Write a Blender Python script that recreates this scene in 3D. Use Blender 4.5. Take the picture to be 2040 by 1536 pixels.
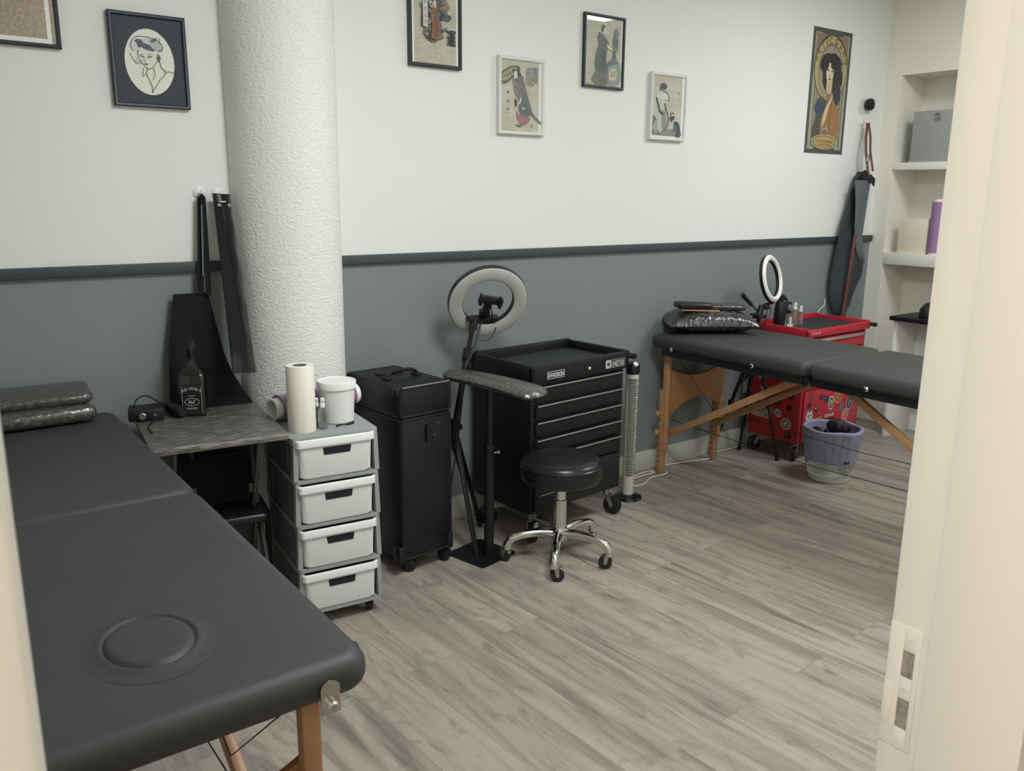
import bpy, bmesh, math, random
from mathutils import Vector, Matrix
R_ = math.radians
PI = math.pi
random.seed(7)
scene = bpy.context.scene
for o in list(bpy.data.objects): bpy.data.objects.remove(o)
C = scene.collection

# ------------------------------------------------------------ camera, world, lights, exposure
H = 1.45
yaw, pit, rol = .636778, .224476, .0085079
fwd = Vector((math.sin(yaw)*math.cos(pit), math.cos(yaw)*math.cos(pit), -math.sin(pit)))
rt = Vector((math.cos(yaw), -math.sin(yaw), 0)); up = rt.cross(fwd)
r2 = rt*math.cos(rol) + up*math.sin(rol); u2 = -rt*math.sin(rol) + up*math.cos(rol)
cam = bpy.data.cameras.new('camera'); co = bpy.data.objects.new('camera', cam); C.objects.link(co)
M = Matrix((r2, u2, -fwd)).transposed().to_4x4(); M.translation = Vector((0, 0, H))
co.matrix_world = M
cam.sensor_width = 36; cam.lens = 1676.13/2040*36; cam.clip_start = .03; cam.clip_end = 60
cam.dof.use_dof = True; cam.dof.focus_distance = 2.8; cam.dof.aperture_fstop = 18
scene.camera = co

w = bpy.data.worlds.new('world'); scene.world = w; w.use_nodes = True
w.node_tree.nodes['Background'].inputs[0].default_value = (.8, .85, .9, 1)
w.node_tree.nodes['Background'].inputs[1].default_value = .25

def area(name, loc, size, energy, col, sizey=None, rot=(0, 0, 0)):
    l = bpy.data.lights.new(name, 'AREA'); l.energy = energy; l.color = col; l.size = size
    if sizey: l.shape = 'RECTANGLE'; l.size_y = sizey
    o = bpy.data.objects.new(name, l); o.location = loc; o.rotation_euler = rot; C.objects.link(o); return o
area('room_light', (4.06, 1.58, 2.66), .62, 29, (.95, 1.0, 1.045), .62)
area('room_light', (1.5, 1.1, 2.66), .62, 44.5, (.95, 1.0, 1.045), .62)
area('hall_light', (-.58, -.08, 2.66), .5, 30.5, (1.0, .965, .925), .5)

vs = scene.view_settings
vs.view_transform = 'Standard'; vs.look = 'None'; vs.gamma = 1; vs.use_curve_mapping = False
vs.exposure = 0.0

# ------------------------------------------------------------ materials
def s2l(c):
    c = c/255
    return c/12.92 if c <= .04045 else ((c+.055)/1.055)**2.4
def rgb(*c): return tuple(s2l(x) for x in c) + (1,)
MATS = {}
def mat(name, col, rough=.5, metal=0, spec=.5, bump=None, var=None, coat=0, trans=0, alpha=1, ior=1.45, emit=None, sheen=0):
    """col: sRGB 0-255; bump=(scale, strength, distance[, detail]); var=(scale, amount)"""
    m = bpy.data.materials.new(name); m.use_nodes = True
    nt = m.node_tree; b = nt.nodes['Principled BSDF']; L = nt.links
    b.inputs['Base Color'].default_value = rgb(*col)
    b.inputs['Roughness'].default_value = rough; b.inputs['Metallic'].default_value = metal
    b.inputs['Specular IOR Level'].default_value = spec; b.inputs['Coat Weight'].default_value = coat
    b.inputs['Coat Roughness'].default_value = .08
    b.inputs['Transmission Weight'].default_value = trans; b.inputs['Alpha'].default_value = alpha
    b.inputs['IOR'].default_value = ior; b.inputs['Sheen Weight'].default_value = sheen
    if emit:
        b.inputs['Emission Color'].default_value = rgb(*emit[0]); b.inputs['Emission Strength'].default_value = emit[1]
    tc = nt.nodes.new('ShaderNodeTexCoord')
    if bump:
        n = nt.nodes.new('ShaderNodeTexNoise'); n.inputs['Scale'].default_value = bump[0]
        n.inputs['Detail'].default_value = bump[3] if len(bump) > 3 else 3
        L.new(tc.outputs['Object'], n.inputs['Vector'])
        bp = nt.nodes.new('ShaderNodeBump'); bp.inputs['Strength'].default_value = bump[1]; bp.inputs['Distance'].default_value = bump[2]
        L.new(n.outputs['Fac'], bp.inputs['Height']); L.new(bp.outputs['Normal'], b.inputs['Normal'])
    if var:
        n = nt.nodes.new('ShaderNodeTexNoise'); n.inputs['Scale'].default_value = var[0]; n.inputs['Detail'].default_value = 4
        L.new(tc.outputs['Object'], n.inputs['Vector'])
        mr = nt.nodes.new('ShaderNodeMapRange'); mr.inputs[1].default_value = .3; mr.inputs[2].default_value = .7
        mr.inputs[3].default_value = 1-var[1]; mr.inputs[4].default_value = 1+var[1]
        L.new(n.outputs['Fac'], mr.inputs[0])
        mx = nt.nodes.new('ShaderNodeVectorMath'); mx.operation = 'SCALE'
        mx.inputs[0].default_value = rgb(*col)[:3]; L.new(mr.outputs[0], mx.inputs['Scale'])
        L.new(mx.outputs[0], b.inputs['Base Color'])
    MATS[name] = m
    return m

WALLW = mat('white_paint', (226, 227, 222), .85, spec=.2, bump=(90, .12, .002))
WALLG = mat('grey_paint', (128, 134, 133), .8, spec=.25, bump=(90, .12, .002))
CREAM = mat('cream_paint', (234, 230, 219), .55, spec=.35, bump=(30, .05, .002))
JAMB = mat('jamb_gloss_paint', (234, 230, 221), .35, spec=.45, bump=(18, .06, .002))
CEIL = mat('ceiling_paint', (228, 228, 222), .9)
BLKRAIL = mat('rail_charcoal', (62, 68, 72), .5, var=(30, .1))
SKIRT = mat('skirting_grey', (196, 196, 184), .6, var=(6, .05))
BLK = mat('black_plastic', (24, 25, 27), .42, bump=(160, .1, .001))
BLKM = mat('black_painted_metal', (19, 21, 23), .42, spec=.5, bump=(8, .03, .002))
BLKT = mat('black_textured_panel', (20, 21, 24), .38, spec=.5, bump=(140, .35, .001), var=(9, .2))
RUBBER = mat('dark_rubber', (34, 35, 36), .7)
MATG = mat('ribbed_tray_mat', (44, 47, 48), .65, bump=(220, .2, .001))
LEATH = mat('charcoal_leatherette', (56, 56, 55), .56, spec=.5, bump=(420, .28, .0008, 5), var=(5, .06))
LEATHS = mat('black_smooth_leatherette', (26, 26, 28), .3, spec=.5, bump=(160, .1, .001))
WOOD = mat('beech_wood', (174, 131, 93), .45, var=(9, .12))
WOODP = mat('beech_panel', (156, 108, 66), .4, var=(5, .1))
CHROME = mat('chrome', (214, 214, 210), .12, metal=1)
STEEL = mat('brushed_steel', (176, 176, 172), .35, metal=1)
SILV = mat('silver_trim', (190, 192, 190), .35, metal=.7)
GFRAME = mat('grey_plastic', (152, 156, 154), .5, var=(4, .03))
GPANEL = mat('smoky_grey_panel', (96, 98, 102), .45, bump=(120, .3, .001))
WPLAS = mat('white_plastic', (223, 225, 221), .4, var=(3, .02))
WHITE = mat('white_matte', (232, 231, 226), .7)
PAPER = mat('paper_roll_white', (232, 228, 216), .9, bump=(60, .08, .001))
CARD = mat('cardboard_core', (120, 116, 106), .85)
APRON = mat('black_apron_cloth', (22, 23, 24), .85, spec=.25, bump=(300, .3, .001), sheen=.2)
APRONW = mat('waxed_black_cloth', (28, 31, 31), .38, spec=.5, bump=(22, .35, .006))
DENIM = mat('grey_denim', (92, 101, 104), .85, bump=(400, .3, .001), var=(12, .12))
DENIMD = mat('dark_denim', (54, 59, 63), .85, bump=(400, .3, .001), var=(12, .12))
BROWN = mat('brown_leather_strap', (104, 62, 54), .55, var=(40, .2))
RED = mat('red_painted_metal', (180, 40, 54), .38, spec=.5, bump=(8, .03, .002))
REDD = mat('dark_gap', (60, 8, 14), .7)
PURPLE = mat('purple_film', (128, 92, 128), .16, spec=.6, coat=.6, bump=(30, .25, .004))
PURP2 = mat('purple_card', (150, 118, 154), .5)
CREAMB = mat('ivory_card', (222, 212, 190), .6)
GBOX = mat('grey_card', (156, 158, 152), .7)
LINER = mat('lilac_bin_liner', (150, 152, 178), .42, spec=.4, bump=(26, .5, .012), var=(12, .12))
BASKET = mat('pale_grey_basket', (206, 207, 198), .5)
CABLEW = mat('white_cable', (214, 212, 202), .5)
CABLEB = mat('black_cable', (16, 17, 18), .45)
DIFF = mat('frosted_diffuser', (176, 176, 170), .5)
DIFFW = mat('white_diffuser', (226, 226, 222), .35)
GLASS = mat('bottle_clear', (225, 230, 228), .08, trans=.9, ior=1.35)
WHISK = mat('dark_glass', (20, 14, 11), .08, spec=.6, coat=.4)
DSTEEL = mat('dull_dark_steel', (92, 94, 92), .5, metal=.5)
DGREEN = mat('black_gloss', (22, 26, 27), .15, spec=.6)
FANW = mat('fan_ivory', (194, 192, 176), .5)
LAMPE = mat('lamp_diffuser', (250, 250, 245), .5, emit=((245, 255, 246), 3.0))
WARME = mat('hall_lamp_diffuser', (250, 245, 235), .5, emit=((255, 232, 196), 3.0))
DKBAG = mat('dark_printed_foil', (34, 26, 30), .3, spec=.6, bump=(22, .6, .01), var=(26, .6))

def film(name, col, streak, scale, bstr, sc3=(1, 1, 1), rough=.16, amt=.5, ramp=(.47, .72)):
    """dark surface under crinkled cling film: wrinkles in the normal, film scattering in pale streaks"""
    m = mat(name, col, rough, spec=.7, coat=.5); nt = m.node_tree; b = nt.nodes['Principled BSDF']; L = nt.links
    tc = nt.nodes.new('ShaderNodeTexCoord'); mp = nt.nodes.new('ShaderNodeMapping'); mp.inputs['Scale'].default_value = sc3
    L.new(tc.outputs['Object'], mp.inputs['Vector'])
    n = nt.nodes.new('ShaderNodeTexNoise'); n.inputs['Scale'].default_value = scale; n.inputs['Detail'].default_value = 6; n.inputs['Distortion'].default_value = .6
    L.new(mp.outputs[0], n.inputs['Vector'])
    bp = nt.nodes.new('ShaderNodeBump'); bp.inputs['Strength'].default_value = bstr; bp.inputs['Distance'].default_value = .006
    L.new(n.outputs['Fac'], bp.inputs['Height'])
    L.new(bp.outputs[0], b.inputs['Normal']); L.new(bp.outputs[0], b.inputs['Coat Normal'])
    n2 = nt.nodes.new('ShaderNodeTexNoise'); n2.inputs['Scale'].default_value = scale*1.7; n2.inputs['Detail'].default_value = 8
    L.new(mp.outputs[0], n2.inputs['Vector'])
    cr = nt.nodes.new('ShaderNodeValToRGB'); e = cr.color_ramp.elements
    e[0].position = ramp[0]; e[0].color = rgb(*col); e[1].position = ramp[1]; e[1].color = rgb(*streak)
    L.new(n2.outputs['Fac'], cr.inputs[0])
    mx = nt.nodes.new('ShaderNodeMix'); mx.data_type = 'RGBA'; mx.inputs[0].default_value = amt
    mx.inputs[6].default_value = rgb(*col); L.new(cr.outputs[0], mx.inputs[7]); L.new(mx.outputs[2], b.inputs['Base Color'])
    return m
FILMT = film('film_wrapped_board', (58, 56, 52), (204, 198, 186), 9, .5, (1, 62, 62), .26, .9, (.47, .72))
FILMP = film('film_wrapped_vinyl', (62, 60, 57), (160, 155, 148), 34, .45, (1, 3.2, 1), .17, .26)
FILMB = film('film_wrapped_black', (30, 31, 32), (120, 118, 112), 24, .9, (2.4, 1, 1), .2, .3)

def stucco():
    m = mat('stucco_white', (231, 231, 224), .8, spec=.25); nt = m.node_tree; b = nt.nodes['Principled BSDF']; L = nt.links
    tc = nt.nodes.new('ShaderNodeTexCoord'); mp = nt.nodes.new('ShaderNodeMapping'); mp.inputs['Scale'].default_value = (1, 1, 1.5)
    L.new(tc.outputs['Object'], mp.inputs[0])
    n = nt.nodes.new('ShaderNodeTexNoise'); n.inputs['Scale'].default_value = 78; n.inputs['Detail'].default_value = 3; n.inputs['Distortion'].default_value = .7
    L.new(mp.outputs[0], n.inputs['Vector'])
    bp = nt.nodes.new('ShaderNodeBump'); bp.inputs['Strength'].default_value = .75; bp.inputs['Distance'].default_value = .007
    L.new(n.outputs['Fac'], bp.inputs['Height']); L.new(bp.outputs[0], b.inputs['Normal'])
    return m
STUCCO = stucco()

def floor_mat():
    m = mat('vinyl_planks', (150, 145, 135), .42, spec=.4); nt = m.node_tree; b = nt.nodes['Principled BSDF']; L = nt.links; N = nt.nodes.new
    tc = N('ShaderNodeTexCoord'); mp = N('ShaderNodeMapping'); mp.inputs['Rotation'].default_value = (0, 0, R_(-93.8))
    L.new(tc.outputs['Object'], mp.inputs[0])       # u runs along the planks
    br = N('ShaderNodeTexBrick'); br.inputs['Scale'].default_value = 1; br.inputs['Brick Width'].default_value = 1.22; br.inputs['Row Height'].default_value = .182
    br.inputs['Mortar Size'].default_value = .0011; br.inputs['Mortar Smooth'].default_value = .1; br.offset = .37; br.offset_frequency = 2
    br.inputs['Color1'].default_value = (0, 0, 0, 1); br.inputs['Color2'].default_value = (1, 1, 1, 1); br.inputs['Mortar'].default_value = (.5, .5, .5, 1)
    L.new(mp.outputs[0], br.inputs['Vector'])
    # per-plank random value and a shift of the grain so each plank differs
    sep = N('ShaderNodeSeparateXYZ'); L.new(mp.outputs[0], sep.inputs[0])
    row = N('ShaderNodeMath'); row.operation = 'DIVIDE'; row.inputs[1].default_value = .182; L.new(sep.outputs[1], row.inputs[0])
    fl = N('ShaderNodeMath'); fl.operation = 'FLOOR'; L.new(row.outputs[0], fl.inputs[0])
    mul = N('ShaderNodeMath'); mul.operation = 'MULTIPLY'; mul.inputs[1].default_value = 3.71; L.new(fl.outputs[0], mul.inputs[0])
    ad = N('ShaderNodeMath'); ad.operation = 'MULTIPLY_ADD'; ad.inputs[1].default_value = 7.3; L.new(br.outputs['Color'], ad.inputs[0]); L.new(mul.outputs[0], ad.inputs[2])
    cmb = N('ShaderNodeCombineXYZ'); L.new(sep.outputs[0], cmb.inputs[0]); L.new(sep.outputs[1], cmb.inputs[1]); L.new(ad.outputs[0], cmb.inputs[2])
    def noise(sx, sy, sc, det, dist, lo, hi):
        k = N('ShaderNodeMapping'); k.inputs['Scale'].default_value = (sx, sy, 1); L.new(cmb.outputs[0], k.inputs[0])
        n = N('ShaderNodeTexNoise'); n.inputs['Scale'].default_value = sc; n.inputs['Detail'].default_value = det; n.inputs['Distortion'].default_value = dist
        L.new(k.outputs[0], n.inputs['Vector'])
        r = N('ShaderNodeMapRange'); r.inputs[1].default_value = lo; r.inputs[2].default_value = hi; L.new(n.outputs['Fac'], r.inputs[0]); return r.outputs[0]
    g1 = noise(.9, 11, 1.4, 5, 1.1, .44, .70)     # broad dark streaks
    g2 = noise(3, 90, 1.6, 4, .3, .3, .7)         # fine grain
    g3 = noise(2.2, 5, 2.0, 6, 2.2, .55, .75)     # knots and patches
    def mix(a, bcol, f, fac):
        x = N('ShaderNodeMix'); x.data_type = 'RGBA'
        mm = N('ShaderNodeMath'); mm.operation = 'MULTIPLY'; mm.inputs[1].default_value = fac; L.new(f, mm.inputs[0]); L.new(mm.outputs[0], x.inputs[0])
        if isinstance(a, tuple): x.inputs[6].default_value = a
        else: L.new(a, x.inputs[6])
        x.inputs[7].default_value = bcol; return x.outputs[2]
    c = mix(rgb(165, 155, 142), rgb(98, 90, 82), g1, .92)
    c = mix(c, rgb(88, 82, 80), g3, .7)
    c = mix(c, rgb(184, 174, 160), g2, .28)
    c = mix(c, rgb(128, 121, 114), br.outputs['Color'], .35)
    c = mix(c, rgb(84, 78, 74), br.outputs['Fac'], .35)
    L.new(c, b.inputs['Base Color'])
    bp = N('ShaderNodeBump'); bp.inputs['Strength'].default_value = .12; bp.inputs['Distance'].default_value = .002
    L.new(g2, bp.inputs['Height']); L.new(bp.outputs[0], b.inputs['Normal'])
    return m
FLOOR = floor_mat()

def newsprint():
    m = mat('newsprint', (198, 192, 168), .6); nt = m.node_tree; b = nt.nodes['Principled BSDF']; L = nt.links; N = nt.nodes.new
    tc = N('ShaderNodeTexCoord'); br = N('ShaderNodeTexBrick'); br.inputs['Scale'].default_value = 1
    sp = N('ShaderNodeSeparateXYZ'); L.new(tc.outputs['Object'], sp.inputs[0]); cb = N('ShaderNodeCombineXYZ'); L.new(sp.outputs[0], cb.inputs[0]); L.new(sp.outputs[2], cb.inputs[1])
    br.inputs['Brick Width'].default_value = .031; br.inputs['Row Height'].default_value = .0048; br.inputs['Mortar Size'].default_value = .0016; br.inputs['Mortar Smooth'].default_value = .6
    br.inputs['Color1'].default_value = rgb(146, 143, 130); br.inputs['Color2'].default_value = rgb(182, 178, 162); br.inputs['Mortar'].default_value = rgb(208, 204, 186)
    L.new(cb.outputs[0], br.inputs['Vector']); n = N('ShaderNodeTexNoise'); n.inputs['Scale'].default_value = 9; L.new(tc.outputs['Object'], n.inputs['Vector'])
    mx = N('ShaderNodeMix'); mx.data_type = 'RGBA'; mx.blend_type = 'MULTIPLY'; mx.inputs[0].default_value = .35; L.new(br.outputs[0], mx.inputs[6])
    cr = N('ShaderNodeValToRGB'); cr.color_ramp.elements[0].position = .35; cr.color_ramp.elements[0].color = rgb(206, 196, 162); cr.color_ramp.elements[1].position = .6
    L.new(n.outputs['Fac'], cr.inputs[0]); L.new(cr.outputs[0], mx.inputs[7]); L.new(mx.outputs[2], b.inputs['Base Color'])
    return m
NEWS = newsprint()
_inks = {}
def ink(r, g, b_, var=.12):
    k = (r, g, b_)
    if k not in _inks: _inks[k] = mat('ink_%s' % ('tone'), k, .6, var=(110, (.26 if r+g+b_ < 420 else .03) if var == .12 else var))
    return _inks[k]

# ------------------------------------------------------------ mesh builder
class MB:
    def __init__(s): s.v = []; s.f = []; s.m = []; s.sm = []
    def add(s, vs_, fs, mi=0, T=None, smooth=True):
        o = len(s.v)
        for p in vs_:
            p = Vector(p); s.v.append(tuple(T @ p) if T is not None else tuple(p))
        for f in fs: s.f.append([o+i for i in f]); s.m.append(mi); s.sm.append(smooth)
        return s
    def box(s, a, b, mi=0, bev=0, T=None, seg=2):
        a = Vector(a); b = Vector(b); c = (a+b)/2; d = b-a
        bm = bmesh.new(); bmesh.ops.create_cube(bm, size=1)
        for v in bm.verts: v.co = Vector((v.co.x*d.x, v.co.y*d.y, v.co.z*d.z)) + c
        if bev > 0: bmesh.ops.bevel(bm, geom=list(bm.edges), offset=min(bev, .45*min(abs(x) for x in d)), segments=seg, affect='EDGES', profile=.5)
        bm.verts.index_update()
        s.add([v.co.copy() for v in bm.verts], [[v.index for v in f.verts] for f in bm.faces], mi, T); bm.free(); return s
    def tube(s, path, r, n=12, mi=0, caps=True, closed=False, T=None, flat=1.0, upv=None):
        P = [Vector(p) for p in path]; k = len(P)
        rs = r if isinstance(r, (list, tuple)) else [r]*k
        rings = []; prev = None
        for i in range(k):
            if closed: t = P[(i+1) % k]-P[i-1]
            else: t = P[min(i+1, k-1)]-P[max(i-1, 0)]
            if t.length < 1e-9: t = Vector((0, 0, 1))
            t.normalize()
            if prev is None:
                ref = Vector(upv) if upv else (Vector((0, 0, 1)) if abs(t.z) < .9 else Vector((0, 1, 0)))
                x = ref-t*ref.dot(t); x.normalize()
            else:
                x = prev-t*prev.dot(t)
                if x.length < 1e-6: x = t.orthogonal()
                x.normalize()
            prev = x; y = t.cross(x)
            rings.append([P[i]+x*math.cos(2*PI*j/n)*rs[i]*flat+y*math.sin(2*PI*j/n)*rs[i] for j in range(n)])
        V = [p for g in rings for p in g]; F = []
        for i in range(k if closed else k-1):
            a = i*n; b = ((i+1) % k)*n
            for j in range(n): F.append([a+j, a+(j+1) % n, b+(j+1) % n, b+j])
        if caps and not closed: F.append(list(range(n))[::-1]); F.append([(k-1)*n+j for j in range(n)])
        return s.add(V, F, mi, T)
    def bar(s, a, b, w_, h_, mi=0, bev=.002, roll=None):
        """rectangular bar from a to b, width w_ (sideways) and height h_"""
        a = Vector(a); b = Vector(b); t = (b-a); L_ = t.length; t.normalize()
        ref = Vector(roll) if roll else (Vector((0, 0, 1)) if abs(t.z) < .95 else Vector((0, 1, 0)))
        x = t.cross(ref); x.normalize(); y = x.cross(t)
        Mx = Matrix((x, t, y)).transposed().to_4x4(); Mx.translation = a
        return s.box((-w_/2, 0, -h_/2), (w_/2, L_, h_/2), mi, bev, Mx)
    def lathe(s, prof, n=32, mi=0, T=None, sx=1, sy=1, cap=True):
        V = []; F = []
        for r, z in prof:
            for j in range(n): V.append((r*math.cos(2*PI*j/n)*sx, r*math.sin(2*PI*j/n)*sy, z))
        k = len(prof)
        for i in range(k-1):
            for j in range(n): F.append([i*n+j, i*n+(j+1) % n, (i+1)*n+(j+1) % n, (i+1)*n+j])
        if cap: F.append(list(range(n))[::-1]); F.append([(k-1)*n+j for j in range(n)])
        return s.add(V, F, mi, T)
    def prism(s, pts, z0, z1, mi=0, T=None, smooth=True):
        n = len(pts); V = [(x, y, z0) for x, y in pts]+[(x, y, z1) for x, y in pts]
        F = [list(range(n))[::-1], list(range(n, 2*n))]+[[i, (i+1) % n, n+(i+1) % n, n+i] for i in range(n)]
        return s.add(V, F, mi, T, smooth)
    def poly(s, pts, mi=0): return s.add(pts, [list(range(len(pts)))], mi)
    def cushion(s, w_, l_, z0, z1, rc=.04, re=.025, puff=.004, mi=0, T=None, n=6, k=5, bottom=True, ripple=0):
        """rounded-rectangle pad, soft top and bottom edges"""
        def ring(ins, z):
            a = w_/2-ins; b = l_/2-ins; r = max(rc-ins, .002); out = []
            for cx, cy, a0 in ((a-r, b-r, 0), (-a+r, b-r, 90), (-a+r, -b+r, 180), (a-r, -b+r, 270)):
                for i in range(n+1):
                    t = R_(a0+90*i/n); out.append((cx+r*math.cos(t), cy+r*math.sin(t), z))
            return out
        rings = []; re = min(re, (z1-z0)/2)
        for i in range(k+1):
            t = PI/2*i/k; rings.append(ring(re*(1-math.sin(t)), z0+re*(1-math.cos(t))))
        for i in range(k+1):
            t = PI/2*i/k; rings.append(ring(re*(1-math.cos(t)), z1-re+re*math.sin(t)))
        mm = min(w_, l_)/2
        for q in (.25, .5, .75):
            rings.append(ring(re+(mm-re)*q*.95, z1+puff*math.sin(q*PI/2)))
        nn = len(rings[0]); V = [p for g in rings for p in g]; F = []
        for i in range(len(rings)-1):
            for j in range(nn): F.append([i*nn+j, i*nn+(j+1) % nn, (i+1)*nn+(j+1) % nn, (i+1)*nn+j])
        F.append(list(range(nn))[::-1]); F.append([(len(rings)-1)*nn+j for j in range(nn)])
        return s.add(V, F, mi, T)
    def grid(s, fn, nu, nv, mi=0, thick=0, closeu=False):
        P = [[Vector(fn(i/nu, j/nv)) for j in range(nv+1)] for i in range(nu+1)]
        V = [p for r in P for p in r]; W = nv+1
        F = [[i*W+j, (i+1)*W+j, (i+1)*W+j+1, i*W+j+1] for i in range(nu) for j in range(nv)]
        if thick:
            nrm = []
            for i in range(nu+1):
                for j in range(nv+1):
                    a = P[min(i+1, nu)][j]-P[max(i-1, 0)][j]; b = P[i][min(j+1, nv)]-P[i][max(j-1, 0)]
                    q = a.cross(b); nrm.append(q.normalized() if q.length > 1e-9 else Vector((0, 0, 1)))
            o = len(V); V = V+[V[i]+nrm[i]*thick for i in range(o)]
            F += [[o+x for x in f[::-1]] for f in F[:]]
            bd = [i*W for i in range(nu+1)]+[nu*W+j for j in range(1, W)]+[i*W+nv for i in range(nu-1, -1, -1)]+[j for j in range(nv-1, 0, -1)]
            for q in range(len(bd)):
                a, b = bd[q], bd[(q+1) % len(bd)]; F.append([b, a, o+a, o+b])
        return s.add(V, F, mi)
    def text(s, txt, org, xd, yd, h, mi=0, wfit=None, bold=0, depth=.0006, align='LEFT', shear=0):
        cu = bpy.data.curves.new('t', 'FONT'); cu.body = txt; cu.size = 1; cu.offset = bold; cu.extrude = 0; cu.resolution_u = 3; cu.shear = shear
        ob = bpy.data.objects.new('t', cu); C.objects.link(ob)
        me = bpy.data.meshes.new_from_object(ob.evaluated_get(bpy.context.evaluated_depsgraph_get()))
        if len(me.vertices) == 0:
            bpy.data.objects.remove(ob); return s
        xs = [v.co.x for v in me.vertices]; ys = [v.co.y for v in me.vertices]
        k = h/(max(ys)-min(ys)+1e-9); kx = (wfit/(max(xs)-min(xs))) if wfit else k
        xd = Vector(xd).normalized(); yd = Vector(yd).normalized(); nd = xd.cross(yd); org = Vector(org)
        off = {'LEFT': min(xs), 'CENTER': (min(xs)+max(xs))/2}[align]
        V = [org+xd*(v.co.x-off)*kx+yd*(v.co.y-min(ys))*k+nd*depth for v in me.vertices]
        s.add(V, [list(p.vertices) for p in me.polygons], mi)
        bpy.data.objects.remove(ob); bpy.data.meshes.remove(me); return s
    def build(s, name, mats, parent=None, ang=38, offset=None, clean=False):
        me = bpy.data.meshes.new(name)
        V = s.v if offset is None else [(x-offset[0], y-offset[1], z-offset[2]) for x, y, z in s.v]
        me.from_pydata(V, [], s.f); me.update()
        if not isinstance(mats, (list, tuple)): mats = [mats]
        for m_ in mats: me.materials.append(m_)
        for p, mi in zip(me.polygons, s.m): p.material_index = mi; p.use_smooth = True
        bm = bmesh.new(); bm.from_mesh(me); bmesh.ops.recalc_face_normals(bm, faces=bm.faces) if not clean else None; bm.to_mesh(me); bm.free()
        me.set_sharp_from_angle(angle=R_(ang))
        o = bpy.data.objects.new(name, me); C.objects.link(o)
        if parent is not None: o.parent = parent
        return o

def thing(name, label, cat, loc=(0, 0, 0), rotz=0, group=None):
    o = bpy.data.objects.new(name, None); o.empty_display_size = .05; C.objects.link(o)
    o.location = loc; o.rotation_euler = (0, 0, rotz); o['label'] = label; o['category'] = cat
    if group: o['group'] = group
    return o
def tag(o, label, cat, group=None):
    o['label'] = label; o['category'] = cat
    if group: o['group'] = group
    return o
def struct(o): o['kind'] = 'structure'; return o
def arc(cx, cy, r, a0, a1, n): return [(cx+r*math.cos(R_(a0+(a1-a0)*i/n)), cy+r*math.sin(R_(a0+(a1-a0)*i/n))) for i in range(n+1)]
def spline(pts, n=8):
    P = [Vector(p) for p in pts]; out = []
    for i in range(len(P)-1):
        p0 = P[max(i-1, 0)]; p1 = P[i]; p2 = P[i+1]; p3 = P[min(i+2, len(P)-1)]
        for j in range(n):
            t = j/n; out.append(.5*((2*p1)+(-p0+p2)*t+(2*p0-5*p1+4*p2-p3)*t*t+(-p0+3*p1-3*p2+p3)*t**3))
    out.append(P[-1]); return out
def frame_to(n_, up_=(0, 0, 1)):
    """matrix whose z axis is n_"""
    z = Vector(n_).normalized(); x = Vector(up_).cross(z); x.normalize(); y = z.cross(x)
    return Matrix((x, y, z)).transposed().to_4x4()
def dup_tree(root, loc, rotz, label, group=None, par=None):
    r = root.copy(); C.objects.link(r); r.location = loc; r.rotation_euler = (0, 0, rotz)
    if label: r['label'] = label
    if group: r['group'] = group
    for ch in list(root.children):
        c = ch.copy(); C.objects.link(c); c.parent = r
        for g in ch.children: d = g.copy(); C.objects.link(d); d.parent = c
    return r
# ------------------------------------------------------------ setting
D = 3.063; ZC = 2.75
struct(MB().box((-1.0, -1.7, -.06), (5.6, 3.2, 0)).build('floor', FLOOR))
struct(MB().box((-1.0, -1.7, ZC), (5.6, 3.2, ZC+.08)).build('ceiling', CEIL))
struct(MB().box((-1.0, D, 1.19), (5.6, D+.13, ZC)).box((-1.0, D, 0), (5.6, D+.13, 1.19), 1).build('wall_back', [WALLW, WALLG]))
struct(MB().box((-1.0, .45, 0), (-.9, D, ZC)).build('wall_left', WALLW))
XR = 5.13
class _W:
    def box(s, *a): struct(MB().box(*a).build('wall_right', CREAM)); return s
wr = _W()
wr.box((XR, 2.962, 0), (XR+.35, D, ZC))                       # strip beside the niches
wr.box((XR, .45, 0), (XR+.35, 2.10, ZC))
wr.box((XR, 2.10, 2.172), (XR+.35, 2.962, ZC))
wr.box((XR+.28, 2.10, 0), (XR+.35, 2.962, 2.172))             # niche backs
wr.box((XR-.0015, 2.10, 1.612), (XR+.28, 2.9625, 1.656), 0, .003)  # shelves
wr.box((XR-.0015, 2.10, 1.030), (XR+.28, 2.9625, 1.103), 0, .003)
wr.box((XR, 2.10, 0), (XR+.28, 2.962, .10))

XJ = .88; XL = .0226
wf = MB().box((-.9, .30, 0), (XL-.03, .45, ZC)).box((XJ+.03, .30, 0), (XR, .45, ZC)).box((XL-.03, .30, 2.08), (XJ+.03, .45, ZC))
struct(wf.build('wall_front', CREAM))
struct(MB().box((-.9, -1.7, 0), (5.13, -1.6, ZC)).build('wall_hall', CREAM))
struct(MB().box((-1.0, -1.7, 0), (-.9, .30, ZC)).build('wall_hall_left', CREAM))
struct(MB().box((2.3, -1.7, 0), (2.4, .30, ZC)).build('wall_hall_right', CREAM))
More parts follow.
